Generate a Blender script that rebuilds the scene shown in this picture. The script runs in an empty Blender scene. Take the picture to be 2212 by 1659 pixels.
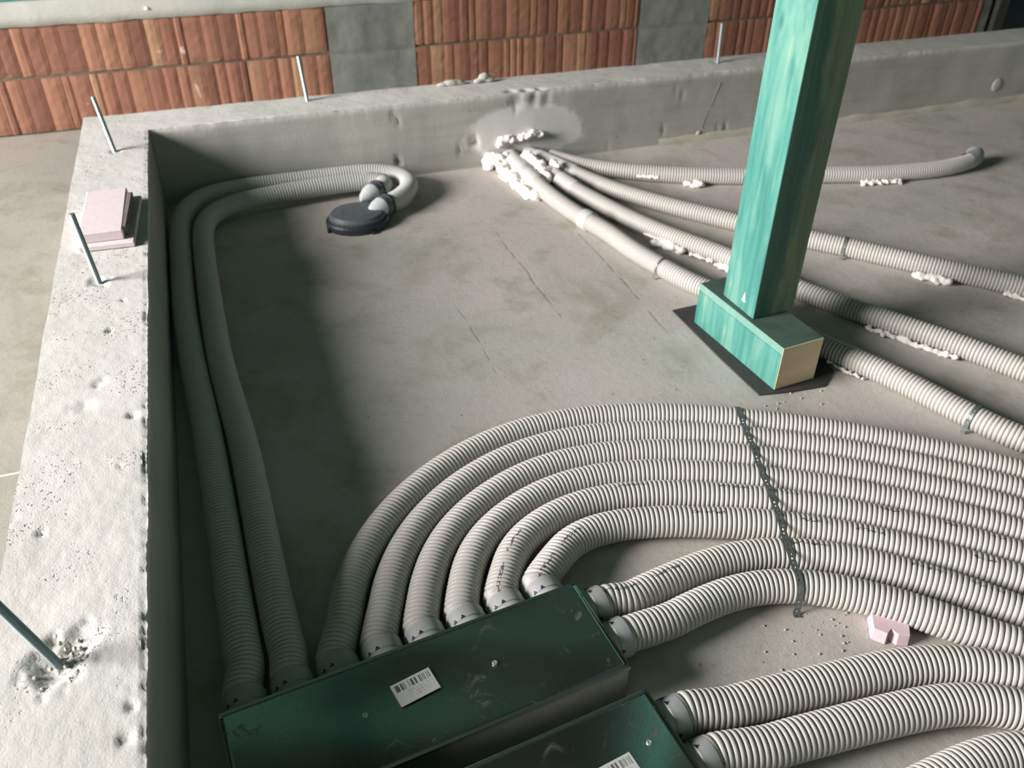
import bpy, bmesh, math, random
import numpy as np
from mathutils import Vector, Matrix, noise

random.seed(7)
S = bpy.context.scene
COL = S.collection

# ------------------------------------------------------------------ camera
CAM_F, YAW, PITCH, ROLL = 1836.066, 0.336903, -0.632388, 0.009229
CAM_LOC = Vector((0.254902, -3.313557, 1.393508))
fw = Vector((math.sin(YAW)*math.cos(PITCH), math.cos(YAW)*math.cos(PITCH), math.sin(PITCH)))
rt = Vector((math.cos(YAW), -math.sin(YAW), 0.0))
up = rt.cross(fw)
rt2 = rt*math.cos(ROLL) + up*math.sin(ROLL)
up2 = up*math.cos(ROLL) - rt*math.sin(ROLL)
cd = bpy.data.cameras.new('camera')
cam = bpy.data.objects.new('camera', cd)
COL.objects.link(cam)
M = Matrix((rt2, up2, -fw)).transposed().to_4x4()
M.translation = CAM_LOC
cam.matrix_world = M
cd.sensor_width = 36.0
cd.lens = CAM_F*36.0/2212.0
cd.clip_start = 0.02
cd.dof.use_dof = True
cd.dof.focus_distance = 1.62
cd.dof.aperture_fstop = 4.2
S.camera = cam

# ------------------------------------------------------------------ light
S.view_settings.view_transform = 'Standard'
S.view_settings.look = 'None'
S.view_settings.gamma = 1.0
S.view_settings.use_curve_mapping = False
S.view_settings.exposure = 0.0

W = bpy.data.worlds.new('world')
S.world = W
W.use_nodes = True
bg = W.node_tree.nodes['Background']
bg.inputs[0].default_value = (0.50, 0.84, 0.66, 1)
bg.inputs[1].default_value = 0.105

def area(name, loc, target, sx, sy, power, color, spread=180, shape='RECTANGLE'):
    l = bpy.data.lights.new(name, 'AREA')
    l.shape = shape; l.size = sx; l.size_y = sy
    l.energy = power; l.color = color
    l.spread = math.radians(spread)
    o = bpy.data.objects.new(name, l)
    COL.objects.link(o)
    o.location = loc
    d = Vector(target) - Vector(loc)
    o.rotation_euler = d.to_track_quat('-Z', 'Y').to_euler()
    return o

# daylight through the gable window on the left, and an added weak fill from behind the camera
area('window_daylight', (-5.5, -1.6, 2.5), (0.8, -1.1, 0.1), 2.8, 3.1, 1300, (1.0, 0.95, 0.94), shape='ELLIPSE')
area('camera_side_fill', (2.4, -6.5, 1.5), (1.4, -1.0, 0.2), 3.0, 1.5, 9, (1.0, 0.97, 0.92))

# ------------------------------------------------------------------ helpers
def lin(c):
    c = c/255.0
    return c/12.92 if c <= 0.04045 else ((c+0.055)/1.055)**2.4
def rgb(r, g, b): return (lin(r), lin(g), lin(b), 1.0)

class NT:
    """small wrapper to write node graphs tersely"""
    def __init__(s, name):
        s.m = bpy.data.materials.new(name); s.m.use_nodes = True
        s.t = s.m.node_tree; s.n = s.t.nodes
        s.b = s.n['Principled BSDF']
    def add(s, typ, inputs=None, **props):
        n = s.n.new(typ)
        for k, v in props.items(): setattr(n, k, v)
        for k, v in (inputs or {}).items(): s.set(n, k, v)
        return n
    def set(s, n, k, v):
        i = n.inputs[k]
        if isinstance(v, bpy.types.NodeSocket): s.t.links.new(v, i)
        else: i.default_value = v
    def bs(s, k, v): s.set(s.b, k, v)
    def math(s, op, a, b=None, c=None, clamp=False):
        n = s.n.new('ShaderNodeMath'); n.operation = op; n.use_clamp = clamp
        s.set(n, 0, a)
        if b is not None: s.set(n, 1, b)
        if c is not None: s.set(n, 2, c)
        return n.outputs[0]
    def pos(s): return s.add('ShaderNodeNewGeometry').outputs['Position']
    def obj(s): return s.add('ShaderNodeTexCoord').outputs['Object']
    def noise(s, vec, scale, detail=4, rough=.55, dist=0.0):
        return s.add('ShaderNodeTexNoise', {'Vector': vec, 'Scale': scale, 'Detail': detail, 'Roughness': rough, 'Distortion': dist}).outputs['Fac']
    def ramp(s, f, stops):
        n = s.n.new('ShaderNodeValToRGB'); e = n.color_ramp.elements
        while len(e) < len(stops): e.new(0.5)
        for el, (p, c) in zip(e, stops): el.position = p; el.color = c if len(c) == 4 else (*c, 1)
        s.set(n, 0, f); return n.outputs[0]
    def step(s, f, a, b):
        return s.add('ShaderNodeMapRange', {'Value': f, 'From Min': a, 'From Max': b}, interpolation_type='SMOOTHSTEP').outputs[0]
    def mix(s, f, a, b, blend='MIX'):
        n = s.n.new('ShaderNodeMix'); n.data_type = 'RGBA'; n.blend_type = blend
        s.set(n, 'Factor', f)
        ia = [i for i in n.inputs if i.name == 'A' and i.type == 'RGBA'][0]
        ib = [i for i in n.inputs if i.name == 'B' and i.type == 'RGBA'][0]
        for i, v in ((ia, a), (ib, b)):
            if isinstance(v, bpy.types.NodeSocket): s.t.links.new(v, i)
            else: i.default_value = v
        return [o for o in n.outputs if o.type == 'RGBA'][0]
    def xyz(s, vec):
        o = s.add('ShaderNodeSeparateXYZ', {0: vec}).outputs
        return o[0], o[1], o[2]
    def scale(s, vec, v):
        return s.add('ShaderNodeVectorMath', {0: vec, 1: v}, operation='MULTIPLY').outputs[0]
    def bump(s, h, strength=.4, dist=.002, prev=None):
        d = {'Height': h, 'Strength': strength, 'Distance': dist}
        if prev is not None: d['Normal'] = prev
        return s.add('ShaderNodeBump', d).outputs[0]
    def band(s, v, c, hw):
        """1 inside |v-c|<hw"""
        return s.math('LESS_THAN', s.math('ABSOLUTE', s.math('SUBTRACT', v, c)), hw)

def mesh_obj(name, verts, faces, mats=(), parent=None, smooth=False, loc=None):
    me = bpy.data.meshes.new(name)
    me.from_pydata([tuple(v) for v in verts], [], faces)
    for m in (mats if isinstance(mats, (list, tuple)) else [mats]): me.materials.append(m)
    if smooth: me.polygons.foreach_set('use_smooth', [True]*len(me.polygons))
    me.update()
    o = bpy.data.objects.new(name, me); COL.objects.link(o)
    if parent is not None: o.parent = parent
    if loc is not None: o.location = loc
    return o

def bm_obj(name, bm, mats=(), parent=None, smooth=False, loc=None):
    bmesh.ops.recalc_face_normals(bm, faces=bm.faces)
    if smooth:
        for e in bm.edges:
            if len(e.link_faces) == 2 and e.calc_face_angle(0) > math.radians(35): e.smooth = False
    me = bpy.data.meshes.new(name); bm.to_mesh(me); bm.free()
    for m in (mats if isinstance(mats, (list, tuple)) else [mats]): me.materials.append(m)
    if smooth: me.polygons.foreach_set('use_smooth', [True]*len(me.polygons))
    o = bpy.data.objects.new(name, me); COL.objects.link(o)
    if parent is not None: o.parent = parent
    if loc is not None: o.location = loc
    return o

def add_box(bm, lo, hi, bevel=0.0, seg=2):
    lo = Vector(lo); hi = Vector(hi)
    r = bmesh.ops.create_cube(bm, size=1.0)
    vs = r['verts']
    for v in vs:
        v.co = Vector([lo[i] + (v.co[i]+.5)*(hi[i]-lo[i]) for i in range(3)])
    if bevel > 0:
        es = list({e for v in vs for e in v.link_edges})
        bmesh.ops.bevel(bm, geom=es, offset=bevel, segments=seg, affect='EDGES', profile=.5)
    return vs

def tag(o, label=None, cat=None, group=None, kind=None):
    if label: o['label'] = label
    if cat: o['category'] = cat
    if group: o['group'] = group
    if kind: o['kind'] = kind
    return o

def empty(name, loc=(0, 0, 0), rz=0.0):
    o = bpy.data.objects.new(name, None); COL.objects.link(o)
    o.location = loc; o.rotation_euler = (0, 0, rz); o.empty_display_size = .05
    return o

def fbm(p, sc, oct=4, seed=0.0):
    return noise.fractal(Vector(p)*sc + Vector((seed, seed*1.7, -seed)), 1.0, 2.0, oct)

def catmull(P, step):
    P = np.asarray(P, float)
    P = np.vstack([2*P[0]-P[1], P, 2*P[-1]-P[-2]])
    out = []
    for i in range(1, len(P)-2):
        t = np.linspace(0, 1, 12, endpoint=False)[:, None]
        a, b, c, d = P[i-1], P[i], P[i+1], P[i+2]
        out.append(.5*((2*b)+(-a+c)*t+(2*a-5*b+4*c-d)*t**2+(-a+3*b-3*c+d)*t**3))
    out.append(P[-2:-1])
    Q = np.vstack(out)
    s = np.r_[0, np.cumsum(np.linalg.norm(np.diff(Q, axis=0), axis=1))]
    n = max(2, int(round(s[-1]/step))+1)
    t = np.linspace(0, s[-1], n)
    return np.stack([np.interp(t, s, Q[:, k]) for k in range(3)], 1), t

def frames(P):
    """tangent, side, up per point (up stays close to world Z)"""
    T = np.gradient(P, axis=0); T /= np.linalg.norm(T, axis=1)[:, None]
    Z = np.array([0, 0, 1.0])
    Sd = np.cross(T, Z); n = np.linalg.norm(Sd, axis=1)
    for i in range(len(n)):
        if n[i] < .15: Sd[i] = Sd[i-1] if i else np.array([1.0, 0, 0])
    Sd /= np.linalg.norm(Sd, axis=1)[:, None]
    U = np.cross(Sd, T)
    return T, Sd, U

def sweep(name, P, radii, lens, mat, parent=None, seg=28, caps=True, taper=None):
    """circular sweep along P (n,3) with per-ring radius; writes a UV (length, angle)"""
    T, Sd, U = frames(P)
    n = len(P); a = np.linspace(0, 2*math.pi, seg, endpoint=False)
    V = (P[:, None, :] + radii[:, None, None]*(np.cos(a)[None, :, None]*Sd[:, None, :] + np.sin(a)[None, :, None]*U[:, None, :])).reshape(-1, 3)
    i = np.arange(n-1)[:, None]*seg; j = np.arange(seg)[None, :]; j2 = (j+1) % seg
    F = np.stack([i+j, i+j2, i+seg+j2, i+seg+j], -1).reshape(-1, 4)
    me = bpy.data.meshes.new(name)
    nf = len(F)
    me.vertices.add(len(V)); me.vertices.foreach_set('co', V.ravel())
    me.loops.add(nf*4); me.loops.foreach_set('vertex_index', F[:, ::-1].ravel())
    me.polygons.add(nf); me.polygons.foreach_set('loop_start', np.arange(nf)*4)
    try: me.polygons.foreach_set('loop_total', np.full(nf, 4))
    except Exception: pass
    me.polygons.foreach_set('use_smooth', np.ones(nf, bool))
    uv = me.uv_layers.new(name='UVMap')
    ring = F[:, ::-1]//seg; ang = (F[:, ::-1] % seg)/seg
    wrap = (j == seg-1) & np.ones((n-1, 1), bool)
    wrap = wrap.reshape(-1)
    an = ang.copy(); an[wrap] = np.where(an[wrap] == 0, 1.0, an[wrap])
    uvs = np.stack([lens[ring], an], -1).reshape(-1, 2)
    uv.data.foreach_set('uv', uvs.ravel())
    me.update(calc_edges=True); me.validate()
    if mat: me.materials.append(mat)
    o = bpy.data.objects.new(name, me); COL.objects.link(o)
    if parent is not None: o.parent = parent
    return o

PITCH_RIB = 0.0107
PROFILE = [(0.00, 0.0), (0.12, 0.02), (0.17, 0.62), (0.32, 0.93), (0.56, 1.0), (0.80, 0.93), (0.95, 0.62)]
def duct(name, pts, R, mat, seg=28, depth=.0046, parent=None, pa=0.25):
    P, t = catmull(pts, .0015)
    L = t[-1]; n = int(L/PITCH_RIB)
    s = []; r = []
    for k in range(n):
        for (f, h) in PROFILE:
            s.append((k+f)*L/n); r.append(R-depth+depth*h)
    s.append(L); r.append(R-depth)
    s = np.array(s); r = np.array(r)
    Q = np.stack([np.interp(s, t, P[:, k]) for k in range(3)], 1)
    o = sweep(name, Q, r, s, mat, parent, seg)
    o['print_angle'] = float(pa)
    return o

def tube(name, pts, R, mat, parent=None, seg=24, step=.01, ends=None):
    P, t = catmull(pts, step)
    r = np.full(len(P), R) if not callable(R) else np.array([R(x, t[-1]) for x in t])
    return sweep(name, P, r, t, mat, parent, seg)

def lathe(bm, prof, origin, axis, seg=28, closed=True):
    """revolve (radius, height) profile about axis from origin, appended to bm"""
    ax = Vector(axis).normalized()
    ref = Vector((0, 0, 1)) if abs(ax.z) < .9 else Vector((1, 0, 0))
    u = ax.cross(ref).normalized(); w = ax.cross(u)
    rings = []
    for (r, h) in prof:
        rings.append([bm.verts.new(Vector(origin)+ax*h+(u*math.cos(2*math.pi*k/seg)+w*math.sin(2*math.pi*k/seg))*r) for k in range(seg)])
    for a, b in zip(rings, rings[1:]):
        for k in range(seg):
            bm.faces.new((a[k], a[(k+1) % seg], b[(k+1) % seg], b[k]))
    if closed:
        bm.faces.new(rings[0]); bm.faces.new(rings[-1])
    return rings
# ------------------------------------------------------------------ materials
def mat_floor():
    t = NT('floor_concrete'); p = t.pos()
    x, y, z = t.xyz(p)
    n1 = t.noise(p, 1.3, 5, .6, .4); n2 = t.noise(p, 6.0, 6, .65); n3 = t.noise(p, 45, 5, .7)
    str_ = t.noise(t.scale(p, (6, 1.2, 1)), 5.0, 5, .6)
    c = t.ramp(n1, [(0.30, rgb(176, 176, 167)), (0.5, rgb(190, 185, 177)), (0.72, rgb(198, 190, 184))])
    c = t.mix(t.math('MULTIPLY', t.step(n2, .48, .72), .8), c, rgb(160, 158, 142))
    c = t.mix(t.math('MULTIPLY', t.step(t.noise(t.scale(p, (1, 1, 1)), 3.1, 4, .6, .8), .52, .7), .5), c, rgb(156, 152, 136))
    c = t.mix(t.math('MULTIPLY', t.step(n3, .56, .72), .35), c, rgb(118, 116, 106))
    c = t.mix(t.math('MULTIPLY', t.step(str_, .55, .7), .35), c, rgb(188, 184, 176))
    # dark blotches and crumbs
    vor = t.add('ShaderNodeTexVoronoi', {'Vector': p, 'Scale': 9.0, 'Randomness': 1.0}).outputs['Distance']
    spots = t.math('LESS_THAN', vor, .035)
    c = t.mix(t.math('MULTIPLY', spots, .55), c, rgb(92, 88, 80))
    # board seams left by the formwork
    wob = t.math('MULTIPLY', t.math('SUBTRACT', t.noise(p, 2.5, 3), .5), .05)
    xs = t.math('ADD', x, wob)
    seams = None
    for (cx_, y0, y1, hw) in ((1.142, -1.30, -.55, .0035), (1.425, -1.45, -.6, .0035), (.86, -1.5, -1.0, .002)):
        d = t.math('ABSOLUTE', t.math('SUBTRACT', xs, cx_))
        m = t.math('SUBTRACT', 1.0, t.step(d, hw*.3, hw*2.2))
        m = t.math('MULTIPLY', m, t.math('MULTIPLY', t.step(y, y0, y0+.1), t.math('SUBTRACT', 1.0, t.step(y, y1-.15, y1))))
        m = t.math('MULTIPLY', m, t.step(t.noise(p, 14, 3), .38, .55))
        seams = m if seams is None else t.math('MAXIMUM', seams, m)
    c = t.mix(t.math('MULTIPLY', seams, .3), c, rgb(105, 98, 90))
    c = t.mix(t.math('LESS_THAN', x, -.2), c, rgb(205, 205, 200), 'MULTIPLY')  # outer strip darkened in colour to offset the strong window light there
    # joint of the screed on the eaves side
    j = t.math('MULTIPLY', t.band(y, -1.485, .0035), t.math('LESS_THAN', x, -.2))
    c = t.mix(t.math('MULTIPLY', j, .8), c, rgb(205, 204, 196))
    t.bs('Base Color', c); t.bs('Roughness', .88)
    b1 = t.bump(n2, .35, .006)
    b2 = t.bump(n3, .55, .0022, b1)
    n4 = t.noise(p, 170, 3, .6)
    h = t.math('SUBTRACT', n4, t.math('MULTIPLY', seams, 1.2))
    b3 = t.bump(h, .45, .0012, b2)
    t.bs('Normal', b3)
    return t.m

def mat_kerb():
    t = NT('kerb_concrete'); p = t.pos()
    x, y, z = t.xyz(p)
    n1 = t.noise(p, 2.2, 5, .6, .3); n2 = t.noise(p, 11, 6, .65); n3 = t.noise(p, 70, 5, .7)
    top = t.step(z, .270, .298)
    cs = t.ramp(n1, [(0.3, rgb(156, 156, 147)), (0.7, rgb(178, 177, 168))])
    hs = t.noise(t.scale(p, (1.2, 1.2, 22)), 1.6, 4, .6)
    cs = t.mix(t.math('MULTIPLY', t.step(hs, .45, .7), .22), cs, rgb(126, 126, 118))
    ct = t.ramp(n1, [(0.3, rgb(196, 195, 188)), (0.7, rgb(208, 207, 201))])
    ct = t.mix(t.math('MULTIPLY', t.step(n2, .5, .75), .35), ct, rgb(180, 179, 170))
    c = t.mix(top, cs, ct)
    # smoothed mortar patch above the pipe penetration
    dx = t.math('DIVIDE', t.math('SUBTRACT', x, 1.46), .27)
    dz = t.math('DIVIDE', t.math('SUBTRACT', z, .13), .125)
    dd = t.math('ADD', t.math('ADD', t.math('MULTIPLY', dx, dx), t.math('MULTIPLY', dz, dz)), t.math('MULTIPLY', t.math('SUBTRACT', t.noise(p, 18, 4), .5), .9))
    patch = t.math('MULTIPLY', t.math('SUBTRACT', 1.0, t.step(dd, .75, 1.1)), t.math('MULTIPLY', t.math('GREATER_THAN', y, -.02), t.math('LESS_THAN', z, .285)))
    c = t.mix(t.math('MULTIPLY', patch, .9), c, rgb(206, 205, 200))
    # blow holes
    vor = t.add('ShaderNodeTexVoronoi', {'Vector': p, 'Scale': 13.0}).outputs['Distance']
    hole = t.math('MULTIPLY', t.math('LESS_THAN', vor, .05), t.math('GREATER_THAN', t.noise(p, 5, 2), .5))
    c = t.mix(t.math('MULTIPLY', hole, .75), c, rgb(84, 84, 78))
    c = t.mix(t.math('MULTIPLY', t.step(n3, .6, .75), .2), c, rgb(130, 128, 118))
    vp = t.noise(p, 120, 2, .5, .3)
    clus = t.math('MULTIPLY', t.step(t.noise(p, 7, 4, .6), .50, .62), top)
    pit = t.math('MULTIPLY', t.step(vp, .60, .68), clus)
    c = t.mix(t.math('MULTIPLY', pit, .55), c, rgb(104, 102, 94))
    t.bs('Base Color', c); t.bs('Roughness', .92)
    rough = t.math('SUBTRACT', 1.0, t.math('MULTIPLY', patch, .8))
    b1 = t.bump(t.math('MULTIPLY', n3, rough), .45, .0018)
    b2 = t.bump(t.math('MULTIPLY', t.noise(p, 260, 3, .6), rough), .5, .0012, b1)
    b3 = t.bump(t.math('SUBTRACT', 0.0, pit), .8, .003, b2)
    t.bs('Normal', b3)
    return t.m

def mat_cast():
    t = NT('cast_concrete'); p = t.pos()
    n1 = t.noise(p, 2.5, 6, .65, .5); n2 = t.noise(p, 24, 5, .7)
    c = t.ramp(n1, [(0.35, rgb(104, 110, 104)), (0.6, rgb(128, 132, 124))])
    c = t.mix(t.math('MULTIPLY', t.step(n2, .55, .75), .4), c, rgb(150, 152, 144))
    t.bs('Base Color', c); t.bs('Roughness', .9); t.bs('Normal', t.bump(n2, .5, .004))
    return t.m

def mat_beam():
    t = NT('ring_beam_concrete'); p = t.pos()
    n1 = t.noise(p, 3.0, 6, .6); n2 = t.noise(p, 30, 5, .7)
    c = t.ramp(n1, [(0.3, rgb(176, 179, 170)), (0.7, rgb(196, 196, 188))])
    t.bs('Base Color', c); t.bs('Roughness', .9); t.bs('Normal', t.bump(n2, .4, .004))
    return t.m

def mat_brick():
    t = NT('clay_block'); p = t.pos()
    a = t.add('ShaderNodeAttribute', attribute_name='tint').outputs['Fac']
    n1 = t.noise(p, 7, 5, .6, .4); n2 = t.noise(p, 40, 5, .7)
    c = t.ramp(a, [(0.0, rgb(118, 80, 66)), (0.35, rgb(138, 95, 76)), (0.7, rgb(156, 112, 88)), (1.0, rgb(168, 132, 102))])
    c = t.mix(t.math('MULTIPLY', t.step(n1, .5, .72), .5), c, rgb(116, 76, 64))
    # lime splashes
    sm = t.noise(t.scale(p, (1, 1, .55)), 9, 3, .5, 1.2)
    c = t.mix(t.math('MULTIPLY', t.step(sm, .70, .76), .75), c, rgb(206, 186, 172))
    t.bs('Base Color', c); t.bs('Roughness', .85); t.bs('Normal', t.bump(n2, .5, .003))
    return t.m

def mat_mortar():
    t = NT('mortar_joint'); p = t.pos(); n = t.noise(p, 30, 5, .7)
    t.bs('Base Color', t.ramp(n, [(0.3, rgb(92, 80, 66)), (0.7, rgb(120, 108, 92))])); t.bs('Roughness', .95); t.bs('Normal', t.bump(n, .6, .004))
    return t.m

def mat_duct(name, base, rough=.42):
    t = NT(name)
    uv = t.add('ShaderNodeTexCoord').outputs['UV']
    u, v, _ = t.xyz(uv)
    pa = t.add('ShaderNodeAttribute', attribute_name='print_angle', attribute_type='OBJECT').outputs['Fac']
    p = t.pos()
    n = t.noise(p, 14, 4, .6)
    c = t.mix(t.math('MULTIPLY', t.step(n, .5, .8), .25), base, (base[0]*.8, base[1]*.8, base[2]*.78, 1))
    # faint printed line of characters along the duct
    d = t.math('ABSOLUTE', t.math('SUBTRACT', v, pa))
    inl = t.math('LESS_THAN', d, .017)
    cu = t.math('FLOOR', t.math('MULTIPLY', u, 210)); cv = t.math('FLOOR', t.math('MULTIPLY', v, 95))
    wn = t.add('ShaderNodeTexWhiteNoise', {'Vector': t.add('ShaderNodeCombineXYZ', {0: cu, 1: cv}).outputs[0]}, noise_dimensions='2D').outputs[0]
    word = t.add('ShaderNodeTexNoise', {'W': t.math('MULTIPLY', u, 9.0), 'Scale': 1.0, 'Detail': 1.0}, noise_dimensions='1D').outputs[0]
    mk = t.math('MULTIPLY', t.math('MULTIPLY', inl, t.math('GREATER_THAN', wn, .52)), t.math('GREATER_THAN', word, .54))
    c = t.mix(t.math('MULTIPLY', mk, .8), c, rgb(44, 48, 48))
    t.bs('Base Color', c); t.bs('Roughness', rough); t.bs('Specular IOR Level', .35)
    return t.m

def mat_plain(name, col, rough=.5, metal=0.0, nscale=30, var=.12, bump=.15):
    t = NT(name); p = t.obj(); n = t.noise(p, nscale, 4, .6)
    dk = (col[0]*(1-var*2), col[1]*(1-var*2), col[2]*(1-var*2), 1)
    t.bs('Base Color', t.mix(t.step(n, .4, .8), col, dk)); t.bs('Roughness', rough); t.bs('Metallic', metal)
    if bump: t.bs('Normal', t.bump(n, bump, .001))
    return t.m

def mat_sheet():
    """dusty galvanised sheet of the distribution boxes"""
    t = NT('box_sheet_metal'); p = t.obj()
    n = t.noise(p, 5, 4, .6, .4); d = t.noise(p, 26, 6, .75, .6); f = t.noise(p, 160, 4, .7)
    dust = t.math('MULTIPLY', t.step(d, .56, .74), t.step(n, .42, .7))
    c = t.mix(dust, rgb(158, 164, 160), rgb(120, 114, 106))
    t.bs('Base Color', c)
    t.bs('Metallic', t.math('SUBTRACT', .96, t.math('MULTIPLY', dust, .55)))
    t.bs('Roughness', t.math('ADD', .13, t.math('ADD', t.math('MULTIPLY', dust, .35), t.math('MULTIPLY', f, .06))))
    b = t.bump(t.noise(p, 3.2, 2, .5, .3), .18, .02)
    t.bs('Normal', t.bump(f, .12, .0004, b))
    return t.m

def mat_green_wood(name='green_stained_timber', band=None):
    t = NT(name); p = t.obj()
    g = t.noise(t.scale(p, (22, 22, 1.6)), 2.2, 5, .55, .5)
    big = t.noise(t.scale(p, (5, 5, 1.3)), 2.0, 5, .6, .5)
    c = t.ramp(g, [(0.3, rgb(52, 120, 110)), (0.5, rgb(70, 138, 127)), (0.7, rgb(94, 154, 140))])
    c = t.mix(t.math('MULTIPLY', t.step(big, .44, .68), .7), c, rgb(122, 168, 150))
    c = t.mix(t.math('MULTIPLY', t.step(t.noise(t.scale(p, (8, 8, 1.0)), 2.0, 4, .6, .3), .60, .68), .45), c, rgb(176, 184, 140))
    vor = t.add('ShaderNodeTexVoronoi', {'Vector': t.scale(p, (1, 1, .45)), 'Scale': 6.5}).outputs['Distance']
    c = t.mix(t.math('MULTIPLY', t.math('SUBTRACT', 1.0, t.step(vor, .05, .11)), .75), c, rgb(34, 104, 92))
    if band is not None:
        z = t.xyz(p)[2]; e = t.math('ADD', z, t.math('MULTIPLY', t.math('SUBTRACT', t.noise(p, 30, 3), .5), .006))
        c = t.mix(t.math('MULTIPLY', t.step(e, band, band+.003), .7), c, rgb(126, 166, 152))
        c = t.mix(t.math('MULTIPLY', t.band(e, band, .0012), .5), c, rgb(24, 84, 76))
    t.bs('Base Color', c); t.bs('Roughness', .6)
    t.bs('Normal', t.bump(g, .3, .002))
    return t.m

def mat_green_wood_bare():
    """the face where the stain was brushed on thinly"""
    t = NT('thinly_stained_timber'); p = t.obj()
    x, y, z = t.xyz(p)
    g = t.noise(t.scale(p, (22, 22, 1.4)), 2.2, 5, .55, .5)
    e = t.math('ADD', x, t.math('MULTIPLY', t.math('SUBTRACT', t.noise(t.scale(p, (1, 1, .5)), 5, 4, .6, .6), .5), .16))
    c = t.ramp(g, [(0.3, rgb(56, 96, 84)), (0.55, rgb(72, 114, 100)), (0.75, rgb(88, 128, 112))])
    bare = t.ramp(g, [(0.3, rgb(98, 122, 96)), (0.7, rgb(138, 152, 118))])
    c = t.mix(t.math('MULTIPLY', t.step(e, -.022, .006), .85), c, bare)
    kn = t.add('ShaderNodeTexVoronoi', {'Vector': t.scale(p, (1, 1, .5)), 'Scale': 5.0}).outputs['Distance']
    c = t.mix(t.math('MULTIPLY', t.math('SUBTRACT', 1.0, t.step(kn, .05, .10)), .6), c, rgb(176, 160, 110))
    t.bs('Base Color', c); t.bs('Roughness', .62); t.bs('Normal', t.bump(g, .35, .002))
    return t.m

def mat_end_grain():
    t = NT('pale_cut_timber'); p = t.obj()
    n = t.noise(t.scale(p, (1, 1, 3)), 10, 5, .6, .4); f = t.noise(p, 220, 4, .7)
    c = t.ramp(n, [(0.3, rgb(238, 208, 168)), (0.7, rgb(248, 228, 196))])
    t.bs('Base Color', c); t.bs('Roughness', .75); t.bs('Normal', t.bump(f, .35, .0008))
    return t.m

def mat_label():
    t = NT('printed_sticker'); uv = t.add('ShaderNodeTexCoord').outputs['UV']
    u, v, _ = t.xyz(uv)
    cu = t.math('FLOOR', t.math('MULTIPLY', u, 62))
    wn = t.add('ShaderNodeTexWhiteNoise', {'W': cu}, noise_dimensions='1D').outputs[0]
    bars = t.math('MULTIPLY', t.math('GREATER_THAN', wn, .45), t.math('MULTIPLY', t.math('GREATER_THAN', v, .60), t.math('LESS_THAN', v, .90)))
    bars = t.math('MULTIPLY', bars, t.math('MULTIPLY', t.math('GREATER_THAN', u, .06), t.math('LESS_THAN', u, .94)))
    tx = t.add('ShaderNodeTexWhiteNoise', {'Vector': t.add('ShaderNodeCombineXYZ', {0: t.math('FLOOR', t.math('MULTIPLY', u, 48)), 1: t.math('FLOOR', t.math('MULTIPLY', v, 16))}).outputs[0]}, noise_dimensions='2D').outputs[0]
    rows = t.math('GREATER_THAN', t.math('FRACT', t.math('MULTIPLY', v, 8.0)), .5)
    txt = t.math('MULTIPLY', t.math('MULTIPLY', t.math('GREATER_THAN', tx, .55), rows), t.math('MULTIPLY', t.math('MULTIPLY', t.math('LESS_THAN', v, .5), t.math('GREATER_THAN', v, .12)), t.math('MULTIPLY', t.math('GREATER_THAN', u, .3), t.math('LESS_THAN', u, .85))))
    c = t.mix(t.math('MULTIPLY', bars, .85), rgb(196, 198, 194), rgb(40, 46, 44))
    c = t.mix(t.math('MULTIPLY', txt, .35), c, rgb(90, 90, 90))
    t.bs('Base Color', c); t.bs('Roughness', .5)
    return t.m

M_FLOOR, M_KERB, M_CAST, M_BEAM, M_BRICK, M_MORTAR = mat_floor(), mat_kerb(), mat_cast(), mat_beam(), mat_brick(), mat_mortar()
M_DUCT = mat_duct('grey_duct_plastic', rgb(194, 191, 184))
M_DUCT2 = mat_duct('shade_tinted_duct_plastic', rgb(190, 192, 186))  # same plastic as the other ducts, kerb shade tinted into the colour
M_COLLAR = mat_plain('grey_collar_plastic', rgb(168, 170, 170), .4, var=.05, bump=0)
M_TAB = mat_plain('black_clip_plastic', rgb(30, 33, 32), .5, var=.05, bump=0)
M_SHEET = mat_sheet()
M_GREEN, M_GREEN2, M_END = mat_green_wood(), mat_green_wood_bare(), mat_end_grain()
M_LABEL = mat_label()
M_BLOCK = mat_green_wood('banded_green_timber', .114)
M_BTOP = mat_plain('shade_toned_green_timber', rgb(72, 94, 84), .8, 0, 14, .18, .3)  # block top: dull tone of grazing light put into the green
M_ZINC = mat_plain('zinc_plated_steel', rgb(188, 204, 210), .38, 0.75, 60, .06, .1)
M_STRAP = mat_plain('perforated_steel_band', rgb(120, 128, 124), .5, 0.6, 60, .1, .1)
M_STRAPL = mat_plain('bright_steel_band', rgb(150, 154, 150), .35, 0.8, 60, .1, .1)
M_FOAM = mat_plain('expanding_foam', rgb(246, 242, 235), .75, 0, 40, .05, .5)
M_PINK = mat_plain('pink_insulation_board', rgb(220, 206, 207), .8, 0, 50, .04, .3)
M_PINKD = mat_plain('dark_cut_edge', rgb(120, 112, 106), .9, 0, 60, .2, .6)
M_DARK = mat_plain('bitumen_sheet', rgb(62, 62, 60), .8, 0, 40, .15, .4)
M_GREYPL = mat_plain('dark_grey_plastic', rgb(92, 98, 104), .5, 0, 20, .08, .1)
M_RIM = mat_plain('dark_blue_grey_plastic', rgb(48, 56, 64), .5, 0, 20, .08, .1)
M_WHITE = mat_plain('pale_grey_plastic', rgb(206, 210, 210), .5, 0, 20, .03, 0)
M_CRUMB = mat_plain('mortar_crumb', rgb(190, 186, 174), .95, 0, 60, .15, .8)
M_SCREW = mat_plain('screw_zinc', rgb(214, 224, 216), .35, .7, 60, .05, 0)
M_GLASS = mat_plain('dusky_pane', rgb(70, 84, 104), .2, 0, 5, .1, 0)
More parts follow.
